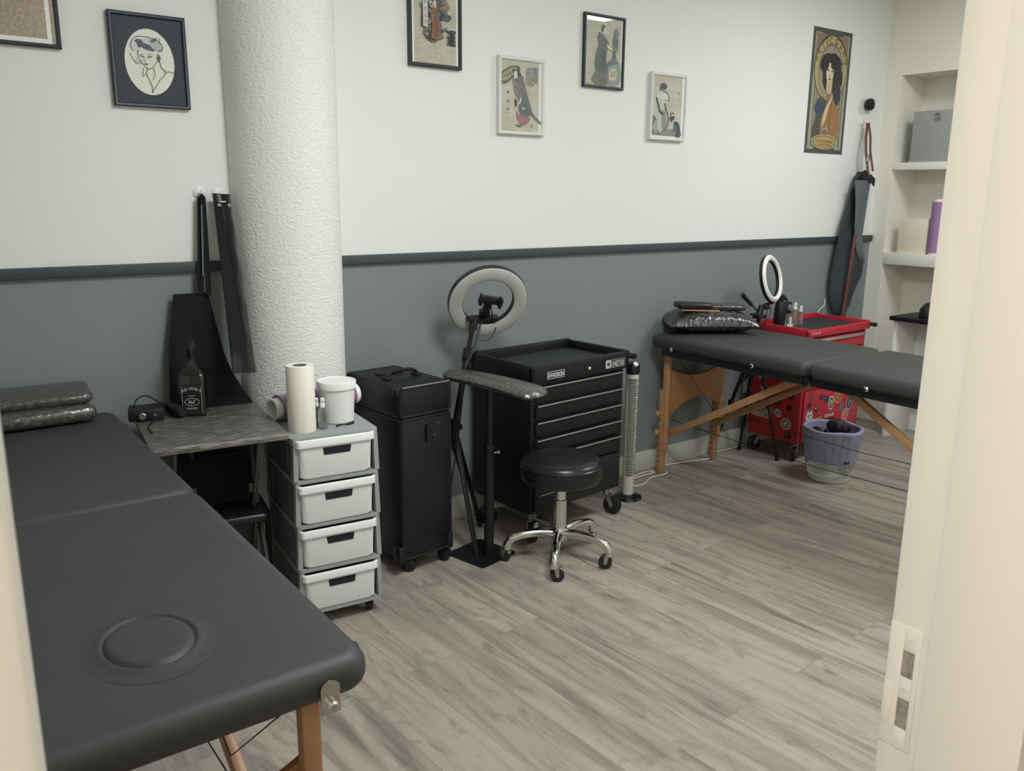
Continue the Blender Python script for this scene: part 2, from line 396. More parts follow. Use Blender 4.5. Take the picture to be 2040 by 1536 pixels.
# door opening: jamb with rebate and stop on the right, plain casing on the left
jr = MB()
jr.box((XJ, .398, 0), (XJ+.03, .4505, 2.08), 0, .002)
jr.box((XJ-.012, .296, 0), (XJ+.03, .4012, 2.08), 0, .002)
jr.box((XJ+.022, .4505, 0), (XJ+.09, .4605, 2.08), 0, .002)
jr.box((XJ+.012, .288, 0), (XJ+.08, .30, 2.08), 0, .003)
tr = struct(jr.build('trim_2', JAMB))
y0, y1 = .4125, .4495; t = .0016
sp = MB()
for a, b in (((y0, .822), (.4185, .975)), ((.4325, .822), (y1, .975)), ((.4185, .822), (.4325, .848)), ((.4185, .886), (.4325, .913)), ((.4185, .946), (.4325, .975))):
    sp.box((XJ-t, a[0], a[1]), (XJ+.001, b[0], b[1]), 0, .0003)
sp.box((XJ-t-.001, .4395, .848), (XJ, .4495, .90), 0, .0008)
for z in (.834, .8995, .962): sp.lathe([(.0032, 0), (.0032, .0006), (.002, .0009)], 12, 0, Matrix.Translation((XJ-t, .4255, z)) @ Matrix.Rotation(-PI/2, 4, 'Y'))
spo = sp.build('strike_plate', JAMB, tr); spo['label'] = 'cream painted metal strike plate'
pk = MB().box((XJ-.0004, .4185, .848), (XJ+.02, .4325, .886)).box((XJ-.0004, .4185, .913), (XJ+.02, .4325, .946))
pk.build('latch_pocket', mat('latch_pocket_grey', (160, 153, 145), .5, metal=.2, var=(120, .35)), spo)
jl = MB().box((XL-.03, .30, 0), (XL, .452, 2.08), 0, .003).box((XL-.09, .288, 0), (XL-.002, .30, 2.08), 0, .003)
struct(jl.build('trim_3', JAMB))
# rail and skirting
struct(MB().box((-.9, D-.02, 1.172), (5.092, D, 1.208), 0, .004).box((5.102, D-.02, 1.172), (5.14, D, 1.208), 0, .004).build('trim_1', BLKRAIL))
struct(MB().box((-.9, D-.014, 0), (5.13, D, .108), 0, .003).build('baseboard_back', SKIRT))
# round stucco column standing against the back wall
cx, cy = 1.213, 3.063
cm = MB(); prof = []
for i in range(56): prof.append((.205-.010*(1-i/55), ZC*i/55))
cm.lathe(prof, 96)
rr = random.Random(3)
col = cm.build('column', STUCCO, ang=80); col.location = (cx, cy, 0); struct(col)

# ------------------------------------------------------------ ceiling lamps
def panel_lamp(x, y, label, em, s_=.30):
    t_ = thing('ceiling_light', label, 'lamp', (x, y, ZC))
    MB().box((-s_-.02, -s_-.02, -.05), (s_+.02, s_+.02, 0), 0, .006).build('housing', WPLAS, t_)
    MB().box((-s_, -s_, -.056), (s_, s_, -.0495), 0, .002).build('diffuser', em, t_)
panel_lamp(4.06, 1.58, 'white square ceiling light over the right half of the room', LAMPE)
panel_lamp(1.5, 1.1, 'white square ceiling light over the left half of the room', LAMPE)
panel_lamp(-.58, -.08, 'warm white ceiling light in the corridor outside the door', WARME, .25)

# ------------------------------------------------------------ massage tables
PEG = mat('peg_hole_dark', (40, 26, 18), .9)
def massage_table(label, x, y, h, L_, rotz, w_=.60, hole=True):
    t_ = thing('massage_table', label, 'massage table', (x, y, 0), rotz)
    for s in (-1, 1):
        Tm = Matrix.Translation((0, s*L_/4, 0))
        p = MB().cushion(w_, L_/2-.004, h-.068, h, .045, .030, .0004 if hole else .003, T=Tm, n=8, k=7).build('padded_top', LEATH, t_, ang=60)
        b = MB(); i_ = .03
        b.box((-w_/2+i_, s*L_/4-L_/4+.01 if s > 0 else -L_/2+.075, h-.105), (-w_/2+i_+.025, L_/2-.075 if s > 0 else -.01, h-.066), 0, .003)
        b.box((w_/2-i_-.025, .01 if s > 0 else -L_/2+.075, h-.105), (w_/2-i_, L_/2-.075 if s > 0 else -.01, h-.066), 0, .003)
        for yy in ((.012, L_/2-.10) if s > 0 else (-.036, -L_/2+.075)): b.box((-w_/2+i_, yy, h-.105), (w_/2-i_, yy+.025, h-.066), 0, .003)
        b.box((-w_/2+i_+.02, min(.012*s, (L_/2-.07)*s), h-.074), (w_/2-i_-.02, max(.012*s, (L_/2-.07)*s), h-.066))
        b.build('under_frame', BLK, t_)
        # wooden legs: upper post fixed to the frame, lower post with peg holes bolted beside it
        ye = s*(L_/2-.055)
        for q in (-1, 1):
            lg = MB(); xx = q*(w_/2-.095)
            lg.box((xx-.016, ye-.014, .13), (xx+.016, ye+.014, h-.067), 0, .004)
            xo = xx+q*-.0 ; dy = -s*.030
            lg.box((xo-.019, ye+s*.004-.0+.012*s-.014, 0), (xo+.019, ye+.012*s+.022, .46), 0, .005)
            ho = lg
            for zz in [.07+.032*i for i in range(9)]:
                ho.lathe([(.004, -.0205), (.004, .0205)], 8, 1, Matrix.Translation((xo, ye+s*.012+.004, zz)) @ Matrix.Rotation(PI/2, 4, 'Y'))
            lo = lg.build('leg', [WOOD, PEG], t_)
            for zz in (.235, .335):
                MB().lathe([(.006, 0), (.006, .012), (.015, .018), (.018, .026), (.014, .036), (.004, .040)], 16, 0,
                           Matrix.Translation((xo+q*.018, ye+s*.012+.004, zz)) @ Matrix.Rotation(q*PI/2, 4, 'Y')).build('knob', WOOD, lo)
            # folding brace from the foot of the leg to the middle hinge
            MB().bar((xx-q*.034, ye-s*.0, .215), (xx-q*.034, s*.07, h-.082), .022, .034, 0, .004).build('brace', WOOD, t_)
        # arched end panel between the legs
        pts = []
        a_ = w_/2-.095-.012
        for i in range(17): pts.append((-a_+2*a_*i/16, h-.19-.045*(1-((i-8)/8)**2)))
        for i in range(17): pts.append((a_-2*a_*i/16, .325+.075*(1-((i-8)/8)**2)))
        Tp = Matrix.Translation((0, ye-s*.016, 0)) @ Matrix.Rotation(PI/2, 4, 'X')
        MB().prism(pts, -.007, .007, 0, Tp).build('end_panel', WOODP, t_)
        # tension cables
        cb = MB()
        for q in (-1, 1):
            cb.tube([(q*(w_/2-.1), s*(L_/2-.09), h-.10), (q*(w_/2-.14), s*(L_/2-.34), .40), (q*(w_/2-.14), s*.08, h-.10)], .0016, 6)
            cb.tube([(q*(w_/2-.12), s*(L_/2-.07), .30), (q*(w_/2-.12), 0, .245+.03)], .0017, 6)
        cb.build('cable', CABLEB, t_)
        # hinge plates on the end face
        for q in (-1, 1):
            hg = MB(); px = q*(w_/2-.080)
            hp = [(-.016, -.03), (.016, -.03), (.016, .012)]+[(.016*math.cos(R_(a)), .012+.014*math.sin(R_(a))) for a in range(20, 180, 20)]+[(-.016, .012)]
            hg.prism(hp, 0, .003, 0, Matrix.Translation((px, s*(L_/2-.0), h-.048)) @ (Matrix.Rotation(PI/2, 4, 'X') if s < 0 else Matrix.Rotation(-PI/2, 4, 'X') @ Matrix.Rotation(PI, 4, 'Z')))
            hg.lathe([(.010, 0), (.010, .010), (.007, .013)], 20, 0, Matrix.Translation((px, s*(L_/2+.002), h-.063)) @ Matrix.Rotation(PI/2 if s < 0 else -PI/2, 4, 'X'))
            hg.build('hinge_plate', CHROME, t_)
        # chrome studs along the sides
        for yy in (s*.28, s*(L_/2-.16)):
            MB().lathe([(.011, 0), (.011, .003), (.006, .007)], 16, 0, Matrix.Translation((-w_/2+.002, yy, h-.060)) @ Matrix.Rotation(-PI/2, 4, 'Y')).build('stud', CHROME, t_)
        MB().lathe([(.012, -.004), (.014, .004), (.012, .016), (.009, .02)], 16, 0, Matrix.Translation((w_/2-.004, s*(L_/2-.10), h-.045)) @ Matrix.Rotation(PI/2, 4, 'Y')).build('side_plug', BLK, t_)
    if hole:
        # breathing hole near the end: oval groove with the removable plug lying in it
        pr_ = [(1.50, .0), (1.38, .0006), (1.27, .0017), (1.17, .0036), (1.10, .0054), (1.055, .0050), (1.02, .0004), (.985, .0004), (.95, .0052), (.89, .0074), (.75, .0082), (.35, .0088), (.02, .009)]
        V = []; F = []; nn = 48
        for k_, z_ in pr_:
            for j in range(nn): V.append((.068*k_*math.cos(2*PI*j/nn), .086*k_*math.sin(2*PI*j/nn), h+.0006+z_))
        for i in range(len(pr_)-1):
            for j in range(nn): F.append([i*nn+j, i*nn+(j+1) % nn, (i+1)*nn+(j+1) % nn, (i+1)*nn+j])
        F.append([(len(pr_)-1)*nn+j for j in range(nn)])
        MB().add(V, F, 0, Matrix.Translation((.015, -L_/2+.235, 0))).build('face_hole_plug', LEATH, t_, ang=75)
    return t_
massage_table('black padded folding massage table in the foreground with an oval face hole plug', .250, 2.045, .735, 1.88, 0)
massage_table('black padded folding massage table by the red cart with beech legs showing', 3.392, 2.075, .758, 1.86, 0, w_=.61, hole=False)

# ------------------------------------------------------------ film-wrapped cushions
c1 = MB().cushion(.40, .15, 0, .052, .03, .024, .004, n=6, k=6).build('bolster_cushion', FILMP, ang=70)
c1.location = (.275, 2.90, .740); c1.rotation_euler = (0, 0, R_(2)); tag(c1, 'lower of the two film wrapped cushions at the wall end of the foreground massage table', 'cushion', 'film wrapped cushions on the foreground table')
c2 = MB().cushion(.41, .15, 0, .034, .03, .016, .004, n=6, k=6).build('bolster_cushion', FILMP, ang=70)
c2.location = (.272, 2.945, .8005); c2.rotation_euler = (R_(8), 0, R_(-2)); tag(c2, 'upper of the two film wrapped cushions at the wall end of the foreground massage table', 'cushion', 'film wrapped cushions on the foreground table')

def pillow_mesh(a, b, hh, nu=36):
    V = []; F = []
    def z(u, v): return hh*(max(0, 1-abs(u)**2.6)*max(0, 1-abs(v)**2.6))**.5
    rnd = random.Random(5)
    m = MB()
    for sgn in (1, -1):
        def fn(U, W, sgn=sgn):
            u = U*2-1; v = W*2-1
            pinch = 1-.07*(1-abs(u*v))*0
            x = a*u*(1-.06*(1-v*v)*abs(u)**3*0-.05*(1-abs(v)**2)*abs(u)**4)
            y = b*v*(1-.06*(1-abs(u)**2)*abs(v)**4)
            zz = z(u, v)*sgn*(1 if sgn > 0 else .55)+.004*math.sin(23*u+7*v)*math.sin(19*v-5*u)*(1-abs(u)**6)*(1-abs(v)**6)
            return (x, y, zz)
        m.grid(fn, nu, nu)
    return m
pm = pillow_mesh(.235, .15, .075)
pl = pm.build('pillow', FILMB, ang=120); pl.location = (3.395, 2.885, .805); pl.rotation_euler = (0, 0, R_(-33))
tag(pl, 'plump black pillow wrapped in shiny cling film on the far massage table', 'pillow')
s1 = MB().cushion(.20, .13, 0, .026, .02, .012, .003).build('arm_cushion', FILMB, ang=70); s1.location = (3.468, 2.845, .874); s1.rotation_euler = (0, R_(1.5), R_(-30)); tag(s1, 'flat film wrapped pad on the right end of the wrapped pillow', 'cushion')
s2 = MB().cushion(.185, .105, 0, .032, .02, .012, .003).build('headrest_pad', LEATHS, ang=70); s2.location = (3.298, 2.905, .882); s2.rotation_euler = (0, R_(2), R_(-28)); tag(s2, 'plain black pad on the left end of the wrapped pillow', 'cushion')
s3 = MB().box((-.10, -.03, 0), (.10, .03, .007), 0, .002).build('wooden_board', WOOD); s3.location = (3.31, 2.872, .8735); s3.rotation_euler = (0, R_(2), R_(-31)); tag(s3, 'thin pale wooden board between the plain black pad and the wrapped pillow', 'board')

# ------------------------------------------------------------ side table with film-wrapped top, and what stands there
st = thing('side_table', 'small folding table with a top wrapped in streaky cling film', 'side table', (.785, 2.755, 0), R_(-7))
ZT = .70
MB().box((-.203, -.235, -.024), (.209, .222, 0), 0, .006, Matrix.Translation((0, 0, ZT))).build('table_top', FILMT, st)
for sx in (-1, 1):
    MB().bar((sx*.15, -.19, 0.01), (sx*.15, .17, ZT-.03), .022, .012, 0, .003, roll=(1, 0, 0)).build('leg', DSTEEL, st)
    MB().bar((sx*.128, .19, 0.01), (sx*.128, -.17, ZT-.03), .022, .012, 0, .003, roll=(1, 0, 0)).build('leg', DSTEEL, st)
MB().tube([(-.15, -.185, .03), (.15, -.185, .03)], .007, 8).tube([(-.128, .185, .03), (.128, .185, .03)], .007, 8).build('cross_bar', DSTEEL, st)

bt = thing('whiskey_bottle', 'square dark whiskey bottle with a white printed label on the wrapped side table', 'bottle', (.790, 2.905, ZT), R_(-24))
b = MB(); a_ = .041
def sq(r, z, c): 
    out = []
    for qx, qy, a0 in ((1, 1, 0), (-1, 1, 90), (-1, -1, 180), (1, -1, 270)):
        for i in range(5):
            t = R_(a0+90*i/4); out.append((qx*(r-c)+c*math.cos(t), qy*(r-c)+c*math.sin(t), z))
    return out
rg = [sq(a_-.004, 0, .008), sq(a_, .004, .008), sq(a_, .135, .008), sq(a_*.93, .148, .014), sq(.026, .163, .022), sq(.0165, .172, .0164), sq(.0145, .185, .0144), sq(.0150, .215, .0149), sq(.0165, .222, .0164), sq(.0165, .228, .0164)]
V = [p for g in rg for p in g]; nn = 20; F = [[i*nn+j, i*nn+(j+1) % nn, (i+1)*nn+(j+1) % nn, (i+1)*nn+j] for i in range(len(rg)-1) for j in range(nn)]+[list(range(nn))[::-1], [9*nn+j for j in range(nn)]]
b.add(V, F); b.build('glass_body', WHISK, bt)
MB().lathe([(.0172, .226), (.0172, .252), (.0155, .254)], 24).build('cap', BLK, bt)
lb = MB(); yl = -a_-.0005
lb.box((-.034, yl-.0006, .010), (.034, yl+.001, .112))
P0 = lambda x, z: (x, yl-.0012, z)
def line(m, pts, wd=.0014, mi=1, cl=False, off=0): 
    m.tube([(x, yl-.0010-off, z) for x, z in pts], wd/2, 4, mi, closed=cl, flat=1)
line(lb, [(-.031, .013), (.031, .013), (.031, .106), (-.031, .106)], .0013, 1, True)
txt = "JACK DANIEL'S"
for i, ch in enumerate(txt):
    if ch == ' ': continue
    u = (i-6)/6; lb.text(ch, (u*.027, yl-.0008, .086+.008*(1-u*u)), (1, 0, -u*.5), (u*.5, 0, 1), .0095, 1, .0011 if ch in "'I" else .0042, bold=.02, align='CENTER')
lb.text('OLD', (0, yl-.0008, .071), (1, 0, 0), (0, 0, 1), .0045, 1, .020, align='CENTER')
lb.text('No.7', (0, yl-.0008, .046), (1, 0, 0), (0, 0, 1), .012, 1, .020, bold=.02, align='CENTER')
line(lb, [(.023*math.cos(R_(a)), .052+.013*math.sin(R_(a))) for a in range(0, 360, 15)], .0014, 1, True)
lb.text('WHISKEY', (0, yl-.0008, .026), (1, 0, 0), (0, 0, 1), .007, 1, .036, align='CENTER')
lb.build('label', [BLKM, mat('label_white_print', (196, 194, 186), .6)], bt)

ps = thing('power_supply', 'small black tattoo power unit with a silver dial on the wrapped side table', 'power unit', (.640, 2.935, ZT), R_(-14))
MB().box((-.055, -.045, 0), (.055, .04, .042), 0, .006).build('case', BLK, ps)
MB().lathe([(.012, 0), (.012, .008), (.009, .011)], 20, 0, Matrix.Translation((-.012, -.045, .02)) @ Matrix.Rotation(PI/2, 4, 'X')).build('dial', STEEL, ps)
MB().lathe([(.007, 0), (.007, .006)], 12, 0, Matrix.Translation((.028, -.045, .02)) @ Matrix.Rotation(PI/2, 4, 'X')).build('socket', CHROME, ps)
pg = MB().tube([(0, 0, .022), (.0, -.02, .024), (0, -.085, .021), (0, -.10, .021)], [.014, .022, .022, .015], 18).build('power_adapter', BLK)
pg.location = (.718, 2.965, ZT); pg.rotation_euler = (0, 0, R_(14)); tag(pg, 'round black adapter lying beside the square bottle', 'adapter')
cw = MB().tube(spline([(.60, 2.93, ZT+.045), (.62, 2.965, ZT+.062), (.655, 2.985, ZT+.066), (.70, 2.99, ZT+.035), (.715, 2.985, ZT+.026)]), .0022, 8)
tag(cw.build('black_cable', CABLEB), 'thin black cord looping over the small power unit', 'cord')
cw = MB().tube(spline([(.655, 2.872, ZT+.016), (.63, 2.84, ZT+.006), (.612, 2.80, ZT+.004), (.605, 2.72, ZT+.004)]), .0025, 8)
tag(cw.build('black_cable', CABLEB), 'thin black cord running to the front edge of the wrapped side table', 'cord')

# black folding chair under the side table
fc = thing('folding_chair', 'black folding chair pushed under the wrapped side table', 'chair', (.838, 2.765, 0), R_(-10))
MB().cushion(.25, .24, .36, .395, .03, .014, .003).build('seat', LEATHS, fc)
MB().cushion(.22, .17, 0, .035, .03, .014, .003, T=Matrix.Translation((-.03, .07, .475)) @ Matrix.Rotation(R_(84), 4, 'X')).build('backrest', APRON, fc)
for sx in (-1, 1):
    MB().bar((sx*.10, -.10, .0), (sx*.10, .085, .60), .022, .012, 0, .003, roll=(1, 0, 0)).build('leg', DSTEEL, fc)
    MB().bar((sx*.08, .12, .0), (sx*.08, -.07, .37), .022, .012, 0, .003, roll=(1, 0, 0)).build('leg', DSTEEL, fc)
MB().tube(spline([(.105, -.03, .37), (.122, -.035, .33), (.120, -.04, .24), (.123, -.03, .17), (.11, -.02, .16)]), .010, 8).build('strap', BLK, fc)

# ------------------------------------------------------------ aprons and hooks on the back wall
def hook(x, z, label):
    m = MB().lathe([(.021, 0), (.021, .004), (.014, .008)], 24, 0, Matrix.Translation((x, D, z)) @ Matrix.Rotation(PI/2, 4, 'X'))
    m.tube(spline([(x, D-.006, z-.004), (x, D-.022, z-.012), (x, D-.028, z-.002), (x, D-.026, z+.008)], 4), .0042, 8)
    return tag(m.build('wall_hook', WPLAS), label, 'hook')
hook(.905, 1.445, 'white stick-on hook holding the plain cloth apron')
hook(.968, 1.440, 'white stick-on hook holding the folded waxed apron beside the column')

ap = thing('hanging_apron', 'matt black cloth apron hanging by its neck strap left of the column', 'apron', (.86, 3.0, .38))
def apron_fn(u, v):
    z = 1.100-.72*v
    if v < .27: k = v/.27; xl = .782-.034*k; xr = .900+.034*k
    elif v < .58: k = (v-.27)/.31; xl = .748-.012*k; xr = .934+.096*k**1.5
    else: xl = .736; xr = 1.030-.02*(v-.58)
    x = xl+(xr-xl)*u
    y = 3.030-.020*v-.008*math.sin(u*9+v*3)*min(1, v*2)-.05*max(0, u-.45)*min(1, max(0, v-.15)*3)
    return (x, y, z)
m = MB().grid(apron_fn, 30, 34, 0, .0025); m.build('cloth', APRON, ap, offset=(.86, 3.0, .38), ang=60)
m = MB()
m.grid(lambda u, v: (.873+(.902-.873)*v+.020*(u-.5)*(1+.3*v), 3.024+.012*v, 1.095+.335*v), 2, 16, 0, .002)
m.grid(lambda u, v: (.897+(.905-.897)*v**.6+.018*(u-.5), 3.016+.010*v-.0*u, 1.092+.338*v), 2, 16, 0, .002)
m.tube(spline([(.895, 3.034, 1.42), (.902, 3.030, 1.437), (.910, 3.026, 1.425)], 5), .004, 8)
m.build('neck_strap', APRON, ap, offset=(.86, 3.0, .38))
m = MB().grid(lambda u, v: (.8835+(.8985-.8835)*v+.006*(u-.5), 3.0145+.010*v, 1.16+.25*v), 1, 8, 0, .001)
so = m.build('strap_lining', DENIM, ap, offset=(.86, 3.0, .38)); so['label'] = 'blue grey inner face of the strap'

a2 = thing('hanging_apron', 'folded waxed black apron hanging in a long strip against the column', 'apron', (.97, 2.95, .83))
def strip_fn(u, v):
    z = 1.442-.615*v
    xl = .938-.014*v; xr = .994+.010*v
    fold = .0022*math.sin(u*9+.8*v)+(.006 if u < .28 else 0)
    return (xl+(xr-xl)*u, 3.028-.125*v-.020*u-fold+.0012*math.sin(v*31+u*5)*u, z-.003*u)
MB().grid(strip_fn, 26, 60, 0, .004).build('cloth', APRONW, a2, offset=(.97, 2.95, .83), ang=70)
MB().grid(lambda u, v: (.938-.018*v+.022*u+.030*v*u, 3.012-.125*v-.006, 1.41-.50*v), 3, 20, 0, .002).tube([(.957, 3.0, 1.40), (.962, 2.96, 1.15), (.966, 2.91, .84)], .0024, 6).build('tie', APRON, a2, offset=(.97, 2.95, .83))
em = MB()
for px in (.951, .985): em.lathe([(.0055, 0), (.0045, .002), (.0025, .002)], 14, 0, Matrix.Translation((px, 2.998, 1.402)) @ Matrix.Rotation(PI/2, 4, 'X'), cap=False)
em.box((.955, 2.999, 1.412), (.975, 3.003, 1.4155))
em.build('eyelet', CHROME, a2, offset=(.97, 2.95, .83))

# ------------------------------------------------------------ casters (shared)
def caster(root, x, y, r, ztop, yaw_=0, fork=CHROME, wheelm=RUBBER, wd=None, hood=False):
    wd = wd or r*.62
    T0 = Matrix.Translation((x, y, 0)) @ Matrix.Rotation(yaw_, 4, 'Z')
    m = MB()
    m.lathe([(r*.62, ztop-.004), (r*.62, ztop)], 16, 0, T0)
    m.lathe([(r*.34, 2*r+.002), (r*.40, ztop-.003)], 12, 0, T0)
    for q in (-1, 1):
        pts = [(-.15*r, 2*r+.004), (.60*r, 2*r+.004), (.98*r, r*1.1), (.92*r, r*.82), (.68*r, r*.82), (.2*r, 1.6*r)]
        m.prism(pts, q*(wd/2+.0015)-.001, q*(wd/2+.0015)+.001, 0, T0 @ Matrix.Rotation(PI/2, 4, 'X'))
    m.box((-.2*r, -wd/2-.002, 2*r+.002), (.78*r, wd/2+.002, 2*r+.005), 0, .001, T0)
    if hood: m.tube([(r*math.cos(R_(a))*1.08+.8*r, 0, r+r*1.08*math.sin(R_(a))) for a in range(10, 190, 15)], wd*.62, 8, 0, T=T0, flat=.2)
    c_ = m.build('caster', fork, root)
    Tw = T0 @ Matrix.Translation((.8*r, 0, r)) @ Matrix.Rotation(PI/2, 4, 'X')
    MB().lathe([(r*.25, -wd/2-.001), (r*.8, -wd/2), (r, -wd/3), (r, wd/3), (r*.8, wd/2), (r*.25, wd/2+.001)], 28, 0, Tw).build('wheel', wheelm, c_)
    return c_

# ------------------------------------------------------------ drawer tower
dt = thing('drawer_tower', 'grey plastic drawer tower on casters with four white drawers', 'drawer tower', (1.118, 2.480, 0), R_(-6.3))
DW, DD, Z0, Z1 = .296, .375, .052, .674
nT = 4; th = (Z1-Z0)/nT
def rrect(xa, xb, ya, yb, r, n=6, front=True, back=True):
    out = []
    for cx_, cy_, a0, on in ((xb-r, yb-r, 0, back), (xa+r, yb-r, 90, back), (xa+r, ya+r, 180, front), (xb-r, ya+r, 270, front)):
        if on: out += [(cx_+r*math.cos(R_(a0+90*i/n)), cy_+r*math.sin(R_(a0+90*i/n))) for i in range(n+1)]
        else: out.append((cx_+(r if a0 in (0, 270) else -r), cy_+(r if a0 < 180 else -r)))
    return out
m = MB(); m.prism(rrect(-DW/2, DW/2, 0, DD, .022), Z1-.022, Z1); m.build('top_panel', GFRAME, dt)
for k in range(nT):
    zb = Z0+k*th
    m = MB(); m.prism(rrect(-DW/2+.001, DW/2-.001, .001, DD, .018), zb, zb+.013)
    for q in (-1, 1):      # tapered corner posts
        x0 = q*(DW/2-.001)
        for yy in (.002, DD-.03):
            m.add([(x0, yy, zb+.012), (x0-q*.016, yy, zb+.012), (x0-q*.016, yy+.028, zb+.012), (x0, yy+.028, zb+.012),
                   (x0-q*.005, yy+.001, zb+th-.001), (x0-q*.019, yy+.001, zb+th-.001), (x0-q*.019, yy+.026, zb+th-.001), (x0-q*.005, yy+.026, zb+th-.001)],
                  [[0, 1, 2, 3][::-1], [4, 5, 6, 7], [0, 1, 5, 4], [1, 2, 6, 5], [2, 3, 7, 6], [3, 0, 4, 7]])
    m.build('shelf_frame', GFRAME, dt)
    m = MB()
    for q in (-1, 1):
        x0 = q*(DW/2-.006); m.box((x0-.0015, .028, zb+.012), (x0+.0015, DD-.028, zb+th-.003), 0, 0)
        m.box((x0-.002+q*.002, .07, zb+.03), (x0+.002+q*.002, .078, zb+th-.02), 0, .001); m.box((x0-.002+q*.002, DD-.08, zb+.03), (x0+.002+q*.002, DD-.072, zb+th-.02), 0, .001)
    m.box((-DW/2+.01, DD-.006, zb+.012), (DW/2-.01, DD-.003, zb+th-.003))
    m.build('side_panel', GPANEL, dt)
    # drawer: tapering body, overhanging rim, slot handle
    d = MB(); zr = zb+th-.028 if k < nT-1 else zb+th-.042; zr = zb+th-.032
    zlo = zb+.016; xw0 = DW/2-.029; xw1 = DW/2-.022; yf = -.006; dep = DD-.05
    def ring(xw, yfr, z, r=.016):
        return [(x, y, z) for x, y in rrect(-xw-.004, xw-.004, yfr, yfr+dep, r)]
    R1 = [ring(xw0-.006, yf+.006, zlo), ring(xw0, yf+.003, zlo+.012), ring(xw1, yf, zr), ring(xw1+.008, yf-.008, zr+.002), ring(xw1+.008, yf-.008, zr+.024), ring(xw1+.004, yf-.004, zr+.028), ring(xw1, yf, zr+.026), ring(xw1-.004, yf+.004, zlo+.006)]
    V = [p for g in R1 for p in g]; nn = len(R1[0]); F = [[i*nn+j, i*nn+(j+1) % nn, (i+1)*nn+(j+1) % nn, (i+1)*nn+j] for i in range(len(R1)-1) for j in range(nn)]+[list(range(nn))[::-1], [7*nn+j for j in range(nn)]]
    d.add(V, F); do = d.build('drawer', WPLAS, dt, ang=50)
    hp = []
    zc_ = zr-.019
    for cx_, cz_, a0 in ((.045, .010, 0), (-.045, .010, 90), (-.042, -.009, 180), (.042, -.009, 270)):
        hp += [(cx_+.003*math.cos(R_(a0+30*i)), cz_+.003*math.sin(R_(a0+30*i))) for i in range(4)]
    Th = Matrix.Translation((-.001, yf+.0012, zc_)) @ Matrix.Rotation(PI/2, 4, 'X')
    MB().prism(hp, -.002, .0018, 0, Th).build('handle_slot', mat('drawer_slot_dark', (24, 30, 40), .8, var=(30, .4)), do)
for x_, y_, yw in ((-.115, .04, 2.5), (.105, .03, 1.2), (-.115, .33, .3), (.105, .33, 2)): caster(dt, x_, y_, .019, Z0, yw, BLK, BLK, .024)

# on the tower
ZTW = Z1
def on_tower(px, py): return (px, py, ZTW)
pr = thing('paper_roll', 'tall white paper roll standing on the grey drawer tower', 'paper roll', (1.046, 2.588, ZTW))
MB().lathe([(.0215, .001), (.0445, 0), (.0455, .003), (.0455, .219), (.0440, .222), (.0245, .222), (.0225, .219), (.0215, .001)], 48, cap=False).build('paper', PAPER, pr)
MB().lathe([(.0225, .002), (.0225, .2215), (.0210, .2215), (.0210, .002)], 32, cap=False).build('core', CARD, pr)
bk = thing('lidded_tub', 'white plastic tub with a lid behind the small spray bottles', 'tub', (1.195, 2.635, ZTW))
MB().lathe([(.052, 0), (.056, .003), (.062, .128), (.0625, .135)], 48).build('tub_body', WPLAS, bk)
MB().lathe([(.0640, .118), (.0665, .120), (.0675, .140), (.066, .144), (.062, .1445), (.058, .141), (.0005, .1415)], 48).build('lid', WHITE, bk)
fr_ = thing('film_roll', 'roll of purple cling film lying between the column and the paper roll', 'film roll', (1.170, 2.765, ZTW))
ax = Matrix.Translation((0, 0, .047)) @ Matrix.Rotation(R_(11), 4, 'Z') @ Matrix.Rotation(PI/2, 4, 'Y')
MB().lathe([(.0375, -.152), (.0465, -.152), (.0465, .152), (.0375, .152)], 40, 0, ax, cap=False).build('film_winding', PURPLE, fr_)
MB().lathe([(.0320, -.176), (.0372, -.176), (.0372, .176), (.0320, .176), (.0320, -.176)], 40, 0, ax, cap=False).build('core_tube', WHITE, fr_)

def spray_bottle(label, loc, h=.105, r=.0155, group=None, capm=WPLAS, rot=0):
    t_ = thing('spray_bottle', label, 'bottle', loc, rot, group)
    MB().lathe([(r*.9, 0), (r, .003), (r, h*.52), (r*.86, h*.62), (r*.48, h*.70), (r*.46, h*.72)], 28).build('body', GLASS, t_)
    MB().lathe([(r*.84, .003), (r*.86, h*.22)], 24).build('liquid', mat('clear_liquid', (206, 214, 212), .05, trans=.7, ior=1.33), t_)
    MB().lathe([(r*.56, h*.70), (r*.56, h*.82), (r*.42, h*.84), (r*.42, h*.97), (r*.36, h)], 20).box((-.003, -r*.75, h*.90), (.003, 0, h*.96), 0, .001).build('pump', capm, t_)
    return t_
spray_bottle('clear spray bottle standing in front of the white tub, nearest the front edge', (1.112, 2.570, ZTW), .105, .0155)
spray_bottle('clear spray bottle half hidden behind the front one and the paper roll', (1.109, 2.612, ZTW), .098, .0145)
db = thing('dropper_bottle', 'dark bottle with a clear pointed tip squeezed between the paper roll and the tub', 'bottle', (1.122, 2.655, ZTW))
MB().lathe([(.013, 0), (.015, .003), (.015, .07), (.007, .084)], 24).build('body', mat('ink_black_bottle', (30, 32, 32), .25, spec=.6), db)
MB().lathe([(.0095, .080), (.0095, .096)], 20).build('collar', BLK, db)
MB().lathe([(.007, .096), (.004, .118), (.002, .126)], 16).build('tip', mat('translucent_tip', (170, 172, 168), .3, alpha=.8), db)
tw = MB().tube(spline([(1.155, 2.560, ZTW+.004), (1.175, 2.563, ZTW+.005), (1.197, 2.562, ZTW+.004), (1.222, 2.566, ZTW+.005)], 5), [.0035]*5+[.0025]*5+[.005]*6, 10)
tag(tw.build('black_clip', BLK), 'small black clip lying in front of the white tub', 'clip')
